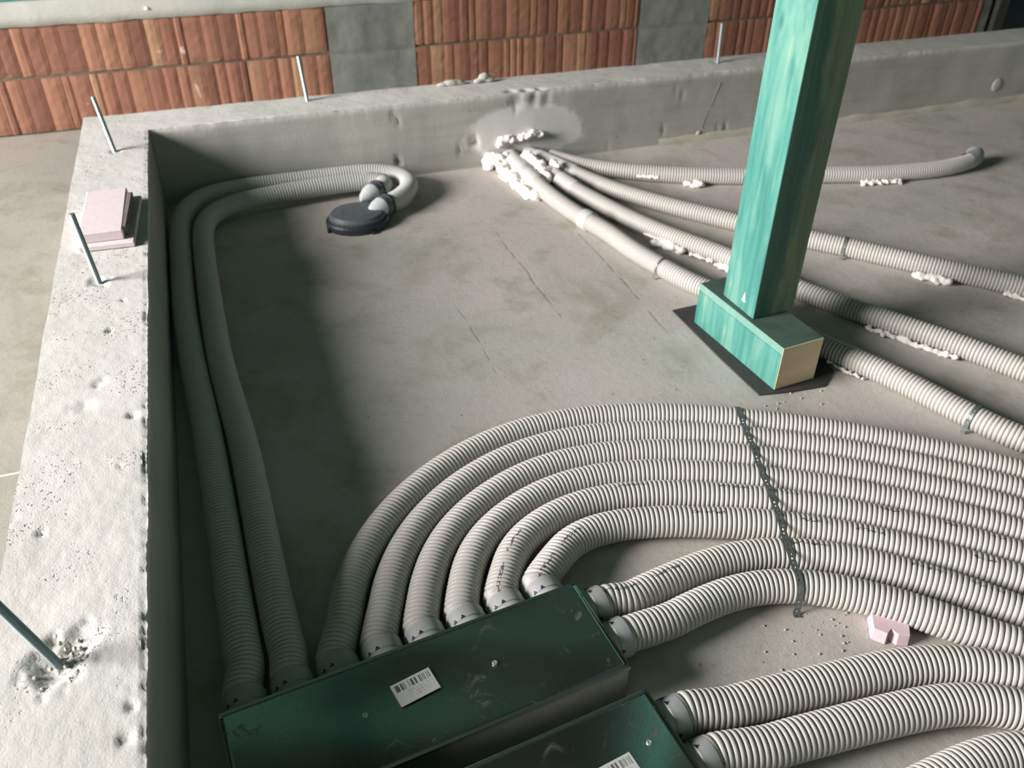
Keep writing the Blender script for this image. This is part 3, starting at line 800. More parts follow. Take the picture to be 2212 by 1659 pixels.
# ------------------------------------------------------------------ ducts
PATHS = {
 'b1': [(0.2876,-2.2663,0.05),(0.2992,-2.2174,0.0475),(0.3133,-2.1691,0.0451),(0.3312,-2.1221,0.0427),(0.3533,-2.077,0.0404),(0.3794,-2.034,0.0383),(0.4092,-1.9934,0.0367),(0.4425,-1.9557,0.0357),(0.479,-1.921,0.0353),(0.5182,-1.8894,0.0351),(0.5597,-1.8609,0.035),(0.6033,-1.8357,0.035),(0.6487,-1.8139,0.035),(0.6957,-1.7958,0.035),(0.7439,-1.7815,0.035),(0.7932,-1.7712,0.035),(0.8432,-1.7649,0.035),(0.8935,-1.7629,0.035),(0.9438,-1.7648,0.035),(0.9938,-1.7704,0.035),(1.0434,-1.7792,0.035),(1.0925,-1.7906,0.035),(1.1409,-1.8043,0.035),(1.1887,-1.8203,0.035),(1.2356,-1.8385,0.035),(1.2817,-1.8588,0.035),(1.327,-1.8809,0.035),(1.3717,-1.9041,0.035),(1.4161,-1.9279,0.035),(1.4601,-1.9523,0.035),(1.5036,-1.9776,0.035),(1.5464,-2.0043,0.035),(1.5883,-2.0322,0.035),(1.6293,-2.0614,0.035),(1.6694,-2.0918,0.035),(1.7088,-2.1232,0.035),(1.7476,-2.1554,0.035),(1.7858,-2.1881,0.035),(1.8237,-2.2213,0.035),(1.8611,-2.2551,0.035),(1.8975,-2.2898,0.035),(1.9329,-2.3257,0.035),(1.9673,-2.3625,0.035),(2.0009,-2.3999,0.035),(2.0343,-2.4376,0.035),(2.0676,-2.4754,0.035),(2.1009,-2.5132,0.035),(2.1342,-2.551,0.035),(2.1674,-2.5888,0.035),(2.2007,-2.6267,0.035),(2.234,-2.6645,0.035),(2.2672,-2.7023,0.035),(2.3005,-2.7401,0.035),(2.3338,-2.7779,0.035),(2.3671,-2.8157,0.035),(2.4003,-2.8535,0.035)],
 'b2': [(0.3682,-2.2533,0.05),(0.3839,-2.2052,0.0475),(0.402,-2.158,0.0451),(0.4238,-2.1124,0.0427),(0.4496,-2.069,0.0404),(0.4795,-2.0283,0.0384),(0.5134,-1.9907,0.0368),(0.551,-1.9569,0.0358),(0.5919,-1.927,0.0353),(0.6353,-1.9011,0.0351),(0.681,-1.8793,0.035),(0.7284,-1.8616,0.035),(0.7772,-1.8484,0.035),(0.8271,-1.8398,0.035),(0.8775,-1.8359,0.035),(0.9281,-1.8367,0.035),(0.9785,-1.8416,0.035),(1.0284,-1.8502,0.035),(1.0777,-1.8617,0.035),(1.1263,-1.8757,0.035),(1.1741,-1.8922,0.035),(1.2211,-1.9111,0.035),(1.2671,-1.9322,0.035),(1.3124,-1.9548,0.035),(1.3571,-1.9785,0.035),(1.4016,-2.0026,0.035),(1.4457,-2.0275,0.035),(1.489,-2.0537,0.035),(1.5315,-2.0812,0.035),(1.573,-2.1101,0.035),(1.6136,-2.1403,0.035),(1.6534,-2.1716,0.035),(1.6925,-2.2037,0.035),(1.7311,-2.2365,0.035),(1.7693,-2.2698,0.035),(1.8068,-2.3036,0.035),(1.8436,-2.3384,0.035),(1.8792,-2.3744,0.035),(1.9138,-2.4114,0.035),(1.9476,-2.449,0.035),(1.9812,-2.4869,0.035),(2.0147,-2.5249,0.035),(2.0481,-2.5629,0.035),(2.0815,-2.6009,0.035),(2.115,-2.6389,0.035),(2.1484,-2.6769,0.035),(2.1819,-2.7149,0.035),(2.2153,-2.7529,0.035),(2.2487,-2.7909,0.035),(2.2822,-2.8289,0.035),(2.3156,-2.8668,0.035),(2.349,-2.9048,0.035)],
 'b3': [(0.4451,-2.2504,0.05),(0.463,-2.2036,0.0476),(0.4835,-2.1579,0.0451),(0.5079,-2.1143,0.0427),(0.537,-2.0736,0.0404),(0.5709,-2.0367,0.0384),(0.609,-2.0042,0.0369),(0.6506,-1.9763,0.0359),(0.6949,-1.9529,0.0353),(0.7413,-1.9342,0.0351),(0.7895,-1.9204,0.035),(0.8388,-1.9118,0.035),(0.8888,-1.9086,0.035),(0.9389,-1.9105,0.035),(0.9886,-1.9168,0.035),(1.0377,-1.9266,0.035),(1.0862,-1.9394,0.035),(1.1339,-1.9548,0.035),(1.1807,-1.9728,0.035),(1.2265,-1.9932,0.035),(1.2714,-2.0153,0.035),(1.3158,-2.0386,0.035),(1.3599,-2.0624,0.035),(1.4036,-2.087,0.035),(1.4466,-2.1127,0.035),(1.4888,-2.1399,0.035),(1.5299,-2.1685,0.035),(1.5702,-2.1983,0.035),(1.6096,-2.2293,0.035),(1.6483,-2.2611,0.035),(1.6864,-2.2937,0.035),(1.724,-2.3269,0.035),(1.7607,-2.361,0.035),(1.7965,-2.396,0.035),(1.8313,-2.4321,0.035),(1.8653,-2.469,0.035),(1.8987,-2.5063,0.035),(1.9319,-2.5439,0.035),(1.965,-2.5815,0.035),(1.9982,-2.6191,0.035),(2.0313,-2.6568,0.035),(2.0644,-2.6944,0.035),(2.0975,-2.732,0.035),(2.1306,-2.7696,0.035),(2.1637,-2.8073,0.035),(2.1968,-2.8449,0.035),(2.2299,-2.8825,0.035),(2.2631,-2.9202,0.035),(2.2962,-2.9578,0.035)],
 'b4': [(0.5298,-2.2444,0.05),(0.5486,-2.1975,0.0475),(0.5715,-2.1526,0.045),(0.6008,-2.1116,0.0425),(0.6363,-2.0757,0.0401),(0.6768,-2.0456,0.038),(0.721,-2.021,0.0365),(0.7678,-2.0021,0.0356),(0.8166,-1.9891,0.0352),(0.8667,-1.9825,0.035),(0.9172,-1.9821,0.035),(0.9675,-1.9872,0.035),(1.0171,-1.9967,0.035),(1.0659,-2.0097,0.035),(1.1139,-2.0258,0.035),(1.1608,-2.0445,0.035),(1.2069,-2.0653,0.035),(1.2522,-2.0877,0.035),(1.2971,-2.111,0.035),(1.3415,-2.1351,0.035),(1.3854,-2.1603,0.035),(1.4284,-2.1869,0.035),(1.4703,-2.2151,0.035),(1.5113,-2.2447,0.035),(1.5513,-2.2755,0.035),(1.5906,-2.3073,0.035),(1.6293,-2.3399,0.035),(1.6673,-2.3733,0.035),(1.7045,-2.4075,0.035),(1.7407,-2.4428,0.035),(1.7759,-2.4791,0.035),(1.8102,-2.5162,0.035),(1.844,-2.5538,0.035),(1.8775,-2.5916,0.035),(1.9109,-2.6296,0.035),(1.9443,-2.6675,0.035),(1.9777,-2.7055,0.035),(2.0111,-2.7434,0.035),(2.0445,-2.7814,0.035),(2.0779,-2.8193,0.035),(2.1113,-2.8573,0.035),(2.1447,-2.8952,0.035),(2.1781,-2.9332,0.035),(2.2115,-2.9711,0.035),(2.2449,-3.0091,0.035)],
 'b5': [(0.6145,-2.2423,0.05),(0.6373,-2.1966,0.0475),(0.6655,-2.1541,0.0449),(0.7018,-2.1184,0.0423),(0.7447,-2.0908,0.0398),(0.7917,-2.071,0.0377),(0.8413,-2.0589,0.0363),(0.8921,-2.0546,0.0355),(0.9431,-2.0574,0.0351),(0.9935,-2.066,0.035),(1.043,-2.0788,0.035),(1.0914,-2.0952,0.035),(1.1388,-2.1144,0.035),(1.1852,-2.1357,0.035),(1.231,-2.1584,0.035),(1.2763,-2.1821,0.035),(1.3211,-2.2068,0.035),(1.3651,-2.2328,0.035),(1.4081,-2.2604,0.035),(1.45,-2.2896,0.035),(1.491,-2.3203,0.035),(1.531,-2.352,0.035),(1.5703,-2.3847,0.035),(1.6089,-2.4182,0.035),(1.6467,-2.4527,0.035),(1.6835,-2.4881,0.035),(1.7192,-2.5247,0.035),(1.754,-2.5622,0.035),(1.7881,-2.6002,0.035),(1.822,-2.6385,0.035),(1.8558,-2.6769,0.035),(1.8895,-2.7152,0.035),(1.9233,-2.7536,0.035),(1.9571,-2.792,0.035),(1.9909,-2.8304,0.035),(2.0246,-2.8687,0.035),(2.0584,-2.9071,0.035),(2.0922,-2.9455,0.035),(2.1259,-2.9839,0.035),(2.1597,-3.0222,0.035),(2.1935,-3.0606,0.035)],
 'b6': [(0.7046,-2.2589,0.05),(0.7316,-2.2165,0.0474),(0.7656,-2.1798,0.0447),(0.8086,-2.1541,0.0421),(0.857,-2.1411,0.0397),(0.9072,-2.1388,0.0377),(0.9571,-2.1445,0.0363),(1.0062,-2.1556,0.0355),(1.0543,-2.1702,0.0352),(1.1017,-2.187,0.035),(1.1486,-2.2055,0.035),(1.1948,-2.2253,0.035),(1.2403,-2.2467,0.035),(1.2849,-2.2701,0.035),(1.3284,-2.2954,0.035),(1.3707,-2.3226,0.035),(1.4119,-2.3515,0.035),(1.452,-2.3818,0.035),(1.4913,-2.4132,0.035),(1.5299,-2.4455,0.035),(1.5678,-2.4787,0.035),(1.6047,-2.5128,0.035),(1.6406,-2.5481,0.035),(1.6753,-2.5845,0.035),(1.7092,-2.6217,0.035),(1.7426,-2.6593,0.035),(1.7759,-2.697,0.035),(1.8092,-2.7348,0.035),(1.8424,-2.7726,0.035),(1.8757,-2.8104,0.035),(1.9089,-2.8481,0.035),(1.9421,-2.8859,0.035),(1.9754,-2.9237,0.035),(2.0086,-2.9615,0.035),(2.0419,-2.9992,0.035),(2.0751,-3.037,0.035),(2.1083,-3.0748,0.035),(2.1416,-3.1126,0.035)],
 'b7': [(0.7964,-2.35,0.05),(0.8468,-2.3396,0.0475),(0.8972,-2.3295,0.045),(0.9477,-2.32,0.0425),(0.9984,-2.3119,0.0402),(1.0495,-2.3064,0.0382),(1.1009,-2.3052,0.0366),(1.1521,-2.31,0.0357),(1.2022,-2.3215,0.0352),(1.2503,-2.3397,0.0351),(1.2961,-2.3631,0.035),(1.3398,-2.3903,0.035),(1.3816,-2.4203,0.035),(1.4216,-2.4526,0.035),(1.46,-2.4869,0.035),(1.4966,-2.523,0.035),(1.5318,-2.5605,0.035),(1.5661,-2.5989,0.035),(1.5999,-2.6377,0.035),(1.6337,-2.6765,0.035),(1.6676,-2.7152,0.035),(1.7016,-2.7538,0.035),(1.7356,-2.7925,0.035),(1.7696,-2.8311,0.035),(1.8036,-2.8697,0.035),(1.8376,-2.9083,0.035),(1.8715,-2.947,0.035),(1.9055,-2.9856,0.035),(1.9395,-3.0242,0.035),(1.9735,-3.0628,0.035),(2.0075,-3.1015,0.035),(2.0415,-3.1401,0.035),(2.0755,-3.1787,0.035)],
 'b8': [(0.7966,-2.4306,0.05),(0.8467,-2.4213,0.0475),(0.8966,-2.4115,0.045),(0.9464,-2.4014,0.0426),(0.9965,-2.3925,0.0403),(1.0471,-2.3872,0.0382),(1.098,-2.3879,0.0367),(1.1481,-2.3964,0.0357),(1.1963,-2.4127,0.0352),(1.2419,-2.4353,0.0351),(1.285,-2.4625,0.035),(1.3258,-2.493,0.035),(1.3645,-2.526,0.035),(1.4015,-2.561,0.035),(1.4373,-2.5973,0.035),(1.473,-2.6336,0.035),(1.5095,-2.6691,0.035),(1.5462,-2.7044,0.035),(1.582,-2.7407,0.035),(1.6161,-2.7785,0.035),(1.6468,-2.819,0.035),(1.6752,-2.8614,0.035),(1.7051,-2.9025,0.035),(1.7373,-2.942,0.035),(1.7706,-2.9805,0.035),(1.8042,-3.0188,0.035),(1.8379,-3.057,0.035),(1.8715,-3.0953,0.035),(1.9051,-3.1335,0.035),(1.9388,-3.1718,0.035),(1.9724,-3.21,0.035),(2.0061,-3.2482,0.035)],
 'l1': [(0.1125,-2.3114,0.05),(0.1103,-2.261,0.0476),(0.1082,-2.2106,0.0451),(0.106,-2.1602,0.0427),(0.1038,-2.1099,0.0405),(0.1016,-2.0595,0.0386),(0.0997,-2.0091,0.0372),(0.098,-1.9586,0.0362),(0.0962,-1.9082,0.0355),(0.0943,-1.8578,0.0352),(0.0922,-1.8073,0.035),(0.09,-1.7569,0.035),(0.0878,-1.7065,0.035),(0.0855,-1.6561,0.035),(0.0832,-1.6056,0.035),(0.0809,-1.5552,0.035),(0.0783,-1.5048,0.035),(0.0753,-1.4544,0.035),(0.0719,-1.4041,0.035),(0.0681,-1.3537,0.035),(0.0643,-1.3034,0.035),(0.0606,-1.2531,0.035),(0.0574,-1.2027,0.035),(0.0546,-1.1523,0.035),(0.0521,-1.1019,0.035),(0.0498,-1.0515,0.035),(0.0476,-1.0011,0.035),(0.0457,-0.9506,0.035),(0.0442,-0.9002,0.035),(0.0434,-0.8497,0.035),(0.0431,-0.7992,0.035),(0.043,-0.7488,0.035),(0.043,-0.6983,0.035),(0.043,-0.6478,0.0352),(0.0431,-0.5973,0.0356),(0.0433,-0.5469,0.0366),(0.0436,-0.4964,0.0381),(0.0441,-0.446,0.04),(0.0452,-0.3956,0.0421),(0.0476,-0.3452,0.0443),(0.0524,-0.295,0.0467),(0.0606,-0.2453,0.0492),(0.0738,-0.1967,0.0514),(0.0941,-0.1506,0.0531),(0.1243,-0.1103,0.0543),(0.1643,-0.0799,0.0548),(0.2109,-0.0608,0.055),(0.2603,-0.0505,0.055),(0.3105,-0.0453,0.055),(0.3609,-0.0431,0.055),(0.4114,-0.0423,0.055),(0.4618,-0.042,0.055),(0.5123,-0.042,0.055),(0.5628,-0.042,0.055),(0.6133,-0.0421,0.055),(0.6637,-0.0425,0.055),(0.7142,-0.0441,0.055),(0.7644,-0.0488,0.055),(0.8136,-0.06,0.055),(0.8585,-0.0826,0.0548),(0.8924,-0.1195,0.0542),(0.9086,-0.1669,0.0528),(0.9047,-0.2168,0.0507),(0.8831,-0.2621,0.0484),(0.8497,-0.2998,0.0463),(0.8103,-0.3312,0.0445),(0.7686,-0.3595,0.0429)],
 'l2': [(0.1931,-2.3064,0.05),(0.1889,-2.2566,0.0476),(0.1851,-2.2067,0.0452),(0.1819,-2.1568,0.0428),(0.1793,-2.1069,0.0407),(0.1771,-2.0569,0.0388),(0.1751,-2.0069,0.0373),(0.1733,-1.9568,0.0361),(0.1717,-1.9068,0.0354),(0.1702,-1.8568,0.0351),(0.1687,-1.8067,0.035),(0.1671,-1.7567,0.035),(0.1654,-1.7066,0.035),(0.1634,-1.6566,0.035),(0.1608,-1.6066,0.035),(0.1575,-1.5566,0.035),(0.1535,-1.5067,0.035),(0.1492,-1.4569,0.035),(0.1451,-1.407,0.035),(0.1411,-1.357,0.035),(0.1373,-1.3071,0.035),(0.1337,-1.2572,0.035),(0.1306,-1.2072,0.035),(0.1283,-1.1572,0.035),(0.1266,-1.1072,0.035),(0.1253,-1.0571,0.035),(0.1241,-1.0071,0.035),(0.1231,-0.957,0.035),(0.1222,-0.9069,0.035),(0.1215,-0.8569,0.035),(0.1208,-0.8068,0.035),(0.1202,-0.7567,0.035),(0.1197,-0.7067,0.0351),(0.1192,-0.6566,0.0352),(0.119,-0.6065,0.0357),(0.1191,-0.5565,0.0366),(0.1195,-0.5064,0.0379),(0.1204,-0.4564,0.0395),(0.1224,-0.4064,0.0414),(0.1269,-0.3566,0.0436),(0.1366,-0.3076,0.046),(0.1558,-0.2616,0.0485),(0.1874,-0.223,0.0507),(0.2289,-0.1954,0.0522),(0.2753,-0.1768,0.0533),(0.3236,-0.1637,0.054),(0.3728,-0.1541,0.0544),(0.4223,-0.1468,0.0547),(0.472,-0.1409,0.0549),(0.5218,-0.1361,0.0549),(0.5718,-0.1323,0.055),(0.6218,-0.1298,0.055),(0.6718,-0.1287,0.055),(0.7219,-0.1298,0.0549),(0.7714,-0.1364,0.0547),(0.812,-0.1628,0.0536),(0.7972,-0.2075,0.0514),(0.7586,-0.2393,0.0497)],
 'pa': [(1.4104,0.0623,0.033),(1.402,0.0129,0.033),(1.3953,-0.0369,0.033),(1.392,-0.0869,0.033),(1.3929,-0.1371,0.033),(1.3966,-0.1871,0.033),(1.4002,-0.2372,0.033),(1.4026,-0.2873,0.033),(1.405,-0.3374,0.033),(1.4087,-0.3875,0.033),(1.4142,-0.4374,0.033),(1.421,-0.4871,0.033),(1.4289,-0.5366,0.033),(1.438,-0.586,0.033),(1.4488,-0.635,0.033),(1.4618,-0.6835,0.033),(1.4763,-0.7315,0.033),(1.4899,-0.7798,0.033),(1.5005,-0.8288,0.033),(1.5087,-0.8784,0.033),(1.5169,-0.9279,0.033),(1.5272,-0.977,0.033),(1.5399,-1.0255,0.033),(1.554,-1.0737,0.033),(1.5687,-1.1217,0.033),(1.5842,-1.1694,0.033),(1.6018,-1.2164,0.033),(1.6226,-1.262,0.033),(1.6457,-1.3066,0.033),(1.6687,-1.3512,0.033),(1.6895,-1.3969,0.033),(1.7071,-1.4438,0.033),(1.7227,-1.4915,0.033),(1.7377,-1.5394,0.033),(1.7536,-1.587,0.033),(1.771,-1.6341,0.033),(1.7906,-1.6803,0.033),(1.8121,-1.7256,0.033),(1.8343,-1.7706,0.033),(1.856,-1.8159,0.033),(1.8759,-1.8619,0.033),(1.894,-1.9088,0.033),(1.9107,-1.9561,0.033),(1.927,-2.0035,0.033),(1.9439,-2.0508,0.033),(1.9621,-2.0976,0.033),(1.9825,-2.1434,0.033),(2.0063,-2.1875,0.033),(2.0343,-2.2292,0.033),(2.0654,-2.2686,0.033),(2.098,-2.3067,0.033),(2.131,-2.3445,0.033),(2.1642,-2.3822,0.033),(2.1973,-2.4199,0.033),(2.2305,-2.4575,0.033),(2.2636,-2.4952,0.033),(2.2968,-2.5329,0.033),(2.3299,-2.5706,0.033),(2.3631,-2.6082,0.033),(2.3962,-2.6459,0.033),(2.4294,-2.6836,0.033),(2.4625,-2.7213,0.033),(2.4957,-2.7589,0.033)],
 'pb': [(1.4932,-0.1823,0.033),(1.4983,-0.2328,0.033),(1.5039,-0.2832,0.033),(1.5107,-0.3335,0.033),(1.5197,-0.3834,0.033),(1.531,-0.4329,0.033),(1.5443,-0.4818,0.033),(1.5585,-0.5305,0.033),(1.5729,-0.5792,0.033),(1.5877,-0.6277,0.033),(1.6036,-0.6759,0.033),(1.621,-0.7236,0.033),(1.6396,-0.7708,0.033),(1.6595,-0.8175,0.033),(1.6808,-0.8635,0.033),(1.7037,-0.9088,0.033),(1.7278,-0.9535,0.033),(1.7523,-0.9979,0.033),(1.7764,-1.0425,0.033),(1.7991,-1.0879,0.033),(1.8199,-1.1342,0.033),(1.8387,-1.1813,0.033),(1.8561,-1.229,0.033),(1.8729,-1.2769,0.033),(1.8903,-1.3245,0.033),(1.91,-1.3713,0.033),(1.9325,-1.4168,0.033),(1.9574,-1.461,0.033),(1.9837,-1.5043,0.033),(2.0106,-1.5474,0.033),(2.0377,-1.5903,0.033),(2.065,-1.633,0.033),(2.0923,-1.6758,0.033),(2.1195,-1.7186,0.033),(2.1462,-1.7618,0.033),(2.1718,-1.8056,0.033),(2.1963,-1.85,0.033),(2.2198,-1.895,0.033),(2.2429,-1.9402,0.033),(2.2662,-1.9852,0.033),(2.2902,-2.03,0.033),(2.3146,-2.0744,0.033),(2.3394,-2.1187,0.033),(2.3642,-2.163,0.033),(2.3891,-2.2072,0.033),(2.414,-2.2514,0.033),(2.4389,-2.2956,0.033),(2.4637,-2.3399,0.033),(2.4886,-2.3841,0.033),(2.5135,-2.4283,0.033),(2.5384,-2.4725,0.033),(2.5632,-2.5168,0.033),(2.5881,-2.561,0.033),(2.613,-2.6052,0.033)],
 'pc': [(1.4738,0.0192,0.033),(1.4937,-0.0274,0.033),(1.5133,-0.0741,0.033),(1.5322,-0.1211,0.033),(1.5506,-0.1683,0.033),(1.5687,-0.2156,0.033),(1.587,-0.2629,0.033),(1.6057,-0.31,0.033),(1.6253,-0.3567,0.033),(1.6462,-0.4028,0.033),(1.669,-0.4481,0.033),(1.6939,-0.4922,0.033),(1.7209,-0.5351,0.033),(1.7492,-0.5771,0.033),(1.7784,-0.6185,0.033),(1.8082,-0.6594,0.033),(1.8389,-0.6997,0.033),(1.8705,-0.7393,0.033),(1.9026,-0.7785,0.033),(1.9346,-0.8178,0.033),(1.9663,-0.8573,0.033),(1.9979,-0.8969,0.033),(2.0301,-0.9361,0.033),(2.0629,-0.9746,0.033),(2.0964,-1.0126,0.033),(2.1306,-1.05,0.033),(2.1652,-1.087,0.033),(2.2001,-1.1237,0.033),(2.2349,-1.1605,0.033),(2.2692,-1.1978,0.033),(2.3029,-1.2357,0.033),(2.3362,-1.2738,0.033),(2.3695,-1.312,0.033),(2.403,-1.3501,0.033),(2.4368,-1.3878,0.033),(2.4712,-1.425,0.033),(2.5059,-1.4618,0.033),(2.5407,-1.4987,0.033),(2.5749,-1.536,0.033),(2.6086,-1.5739,0.033),(2.642,-1.612,0.033),(2.6756,-1.6499,0.033),(2.7094,-1.6877,0.033),(2.7434,-1.7253,0.033),(2.7774,-1.7628,0.033),(2.8114,-1.8003,0.033),(2.8454,-1.8379,0.033),(2.8795,-1.8754,0.033),(2.9135,-1.9129,0.033),(2.9475,-1.9505,0.033),(2.9815,-1.988,0.033),(3.0156,-2.0255,0.033),(3.0496,-2.0631,0.033),(3.0836,-2.1006,0.033),(3.1176,-2.1381,0.033)],
 'pd': [(1.5612,-0.0593,0.033),(1.5878,-0.1023,0.033),(1.6166,-0.1439,0.033),(1.649,-0.1828,0.033),(1.6848,-0.2184,0.033),(1.7235,-0.251,0.033),(1.7642,-0.281,0.033),(1.8062,-0.3092,0.033),(1.8492,-0.3358,0.033),(1.8932,-0.3608,0.033),(1.938,-0.3843,0.033),(1.9836,-0.4062,0.033),(2.0298,-0.4268,0.033),(2.0766,-0.446,0.033),(2.1238,-0.4641,0.033),(2.1714,-0.4812,0.033),(2.2193,-0.4975,0.033),(2.2675,-0.5128,0.033),(2.3159,-0.5275,0.033),(2.3645,-0.5416,0.033),(2.4133,-0.5549,0.033),(2.4622,-0.5677,0.033),(2.5112,-0.5803,0.033),(2.5601,-0.5933,0.033),(2.6088,-0.6069,0.033),(2.6574,-0.6211,0.033),(2.706,-0.6349,0.033),(2.755,-0.6474,0.033),(2.8045,-0.6579,0.033),(2.8544,-0.6665,0.033),(2.9044,-0.6737,0.033),(2.9547,-0.6797,0.033),(3.005,-0.6842,0.033),(3.0556,-0.6862,0.033),(3.1061,-0.6846,0.033),(3.1563,-0.6787,0.033),(3.2059,-0.6686,0.033),(3.2549,-0.656,0.033)],
 'm1': [(0.8039,-2.6108,0.05),(0.8539,-2.612,0.0475),(0.904,-2.6136,0.0451),(0.9539,-2.6159,0.0427),(1.0039,-2.6186,0.0404),(1.0539,-2.6217,0.0384),(1.1038,-2.6251,0.0369),(1.1538,-2.6288,0.0358),(1.2037,-2.6332,0.0353),(1.2534,-2.6394,0.0351),(1.3026,-2.6488,0.035),(1.3506,-2.6629,0.035),(1.3964,-2.6833,0.035),(1.4387,-2.7099,0.035),(1.4777,-2.7414,0.035),(1.5141,-2.7758,0.035),(1.5486,-2.8122,0.035),(1.5799,-2.8511,0.035),(1.6055,-2.8942,0.035)],
 'm2': [(0.8229,-2.6976,0.05),(0.8762,-2.6994,0.0474),(0.9296,-2.7013,0.0448),(0.9829,-2.7034,0.0423),(1.0362,-2.7058,0.0399),(1.0895,-2.7086,0.038),(1.1427,-2.7121,0.0365),(1.1959,-2.7166,0.0356),(1.249,-2.723,0.0352),(1.3014,-2.733,0.035),(1.3522,-2.7494,0.035),(1.3991,-2.7747,0.035),(1.441,-2.8078,0.035),(1.4791,-2.8452,0.035),(1.5147,-2.885,0.035)],
 'm3': [(0.3,-2.93,0.035),(0.351,-2.9243,0.035),(0.402,-2.9185,0.035),(0.453,-2.9128,0.035),(0.504,-2.9071,0.035),(0.555,-2.9013,0.035),(0.606,-2.8957,0.035),(0.657,-2.8901,0.035),(0.708,-2.8846,0.035),(0.759,-2.8794,0.035),(0.8101,-2.8743,0.035),(0.8612,-2.8692,0.035),(0.9122,-2.8642,0.035),(0.9633,-2.8593,0.035),(1.0144,-2.8543,0.035),(1.0655,-2.8494,0.035),(1.1166,-2.8446,0.035),(1.1677,-2.8403,0.035),(1.2189,-2.8369,0.035),(1.2702,-2.8362,0.035),(1.3212,-2.8415,0.035),(1.3696,-2.8578,0.035),(1.4118,-2.8868,0.035),(1.4482,-2.923,0.035),(1.487,-2.9559,0.035)]
}

def duct_thing(key, label, R, group=None, mat=None, seg=28, pa=.25, depth=.0046):
    o = duct('corrugated_duct', PATHS[key], R, mat or M_DUCT, seg, depth, None, pa)
    return tag(o, label, 'duct', group)

RB = .0355
# ------------------------------------------------------------------ distribution boxes
BANG = math.radians(6.25); BL, BW, BH = .680, .212, .098
def port(parent, s, side, parts=True, z=.052, dang=0.0):
    """collar where a duct enters the box; origin at the front-left corner of the box, local frame"""
    if side == 'back': o = Vector((s, BW, z)); ax = Vector((math.sin(dang), math.cos(dang), 0))
    else: o = Vector((BL, s, z)); ax = Vector((math.cos(dang), -math.sin(dang), 0))
    bm = bmesh.new()
    prof = [(.0345, -.002), (.0415, -.001), (.0418, .005), (.0385, .006), (.0376, .008), (.0376, .016), (.0392, .018), (.0394, .043), (.0388, .0455), (.0370, .046), (.0365, .03), (.036, .0)]
    lathe(bm, prof, o, ax, 36, closed=False)
    c = bm_obj('port_collar', bm, M_COLLAR, parent, smooth=True)
    # dark clip windows round the collar
    u = ax.cross(Vector((0, 0, 1))).normalized()
    for a0 in (18, 108, 134, 168):
        bm = bmesh.new()
        a = math.radians(a0)
        n = u*math.cos(a)+Vector((0, 0, 1))*math.sin(a); tt = ax.cross(n)
        rings = []
        for (hh, w) in ((.018, .0040), (.0204, .0040), (.0206, .0014), (.0245, .0014)):
            rings.append([bm.verts.new(o+ax*hh+n*rr+tt*ww) for (rr, ww) in ((.0388, -w), (.0388, w), (.0401, w), (.0401, -w))])
        for p, q in zip(rings, rings[1:]):
            for i in range(4): bm.faces.new((p[i], p[(i+1) % 4], q[(i+1) % 4], q[i]))
        bm.faces.new(rings[0]); bm.faces.new(rings[-1])
        bm_obj('locking_clip', bm, M_TAB, c)
    return o, ax

def dist_box(name, corner, label, ports, stickers, screws):
    t = empty(name, (corner[0], corner[1], 0.0), BANG); tag(t, label, 'distribution box')
    # body: open sheet tray under a slightly warped lid
    bm = bmesh.new(); add_box(bm, (0.001, 0.001, 0), (BL-.001, BW-.001, BH-.003), .0015, 1)
    bm_obj('housing', bm, M_SHEET, t)
    V = []; F = []; nx, ny = 68, 22
    def h(u, v): return BH + .0016*math.sin(u*7.0+v*2.2)*math.sin(math.pi*v)*math.sin(math.pi*u) - .0012*math.sin(math.pi*u)*math.sin(math.pi*v)
    for i in range(nx+1):
        for k in range(ny+1):
            u, v = i/nx, k/ny; V.append((u*BL, v*BW, h(u, v)))
    for i in range(nx):
        for k in range(ny):
            a = i*(ny+1)+k; F.append((a, a+ny+1, a+ny+2, a+1))
    # turned-down rim
    def rim(idx):
        base = len(V)
        for i in idx: V.append((V[i][0], V[i][1], BH-.010))
        for j in range(len(idx)-1): F.append((idx[j], base+j, base+j+1, idx[j+1]))
    rim([i*(ny+1) for i in range(nx+1)]); rim([i*(ny+1)+ny for i in range(nx+1)])
    rim(list(range(ny+1))); rim([nx*(ny+1)+k for k in range(ny+1)])
    lid = mesh_obj('lid', V, F, M_SHEET, t)
    lid.data.polygons.foreach_set('use_smooth', [i < nx*ny for i in range(len(F))])
    for (x, y) in screws:
        bm = bmesh.new(); lathe(bm, [(.0048, -.0005), (.0052, .0008), (.0044, .0022), (.0022, .0026), (.0018, .0014)], (x, y, BH+.0002), (0, 0, 1), 16)
        bm_obj('lid_screw', bm, M_SCREW, t, smooth=True)
    for (x, y, w, d, a) in stickers:
        me = bpy.data.meshes.new('sticker')
        ca, sa = math.cos(a), math.sin(a); vs = []
        for zz in (0, .0006):
            for (dx, dy) in ((-w, -d), (w, -d), (w, d), (-w, d)):
                vs.append((x+dx*ca-dy*sa, y+dx*sa+dy*ca, BH+.0012+zz))
        me.from_pydata(vs, [], [(4, 5, 6, 7), (0, 1, 5, 4), (1, 2, 6, 5), (2, 3, 7, 6), (3, 0, 4, 7)])
        uv = me.uv_layers.new(name='UVMap')
        for li, c in enumerate([(0, 0), (1, 0), (1, 1), (0, 1)] + [(.5, .55)]*16): uv.data[li].uv = c
        me.materials.append(M_LABEL)
        st = bpy.data.objects.new('sticker', me); COL.objects.link(st); st.parent = t
        st['label'] = 'white sticker with a barcode'
    return t

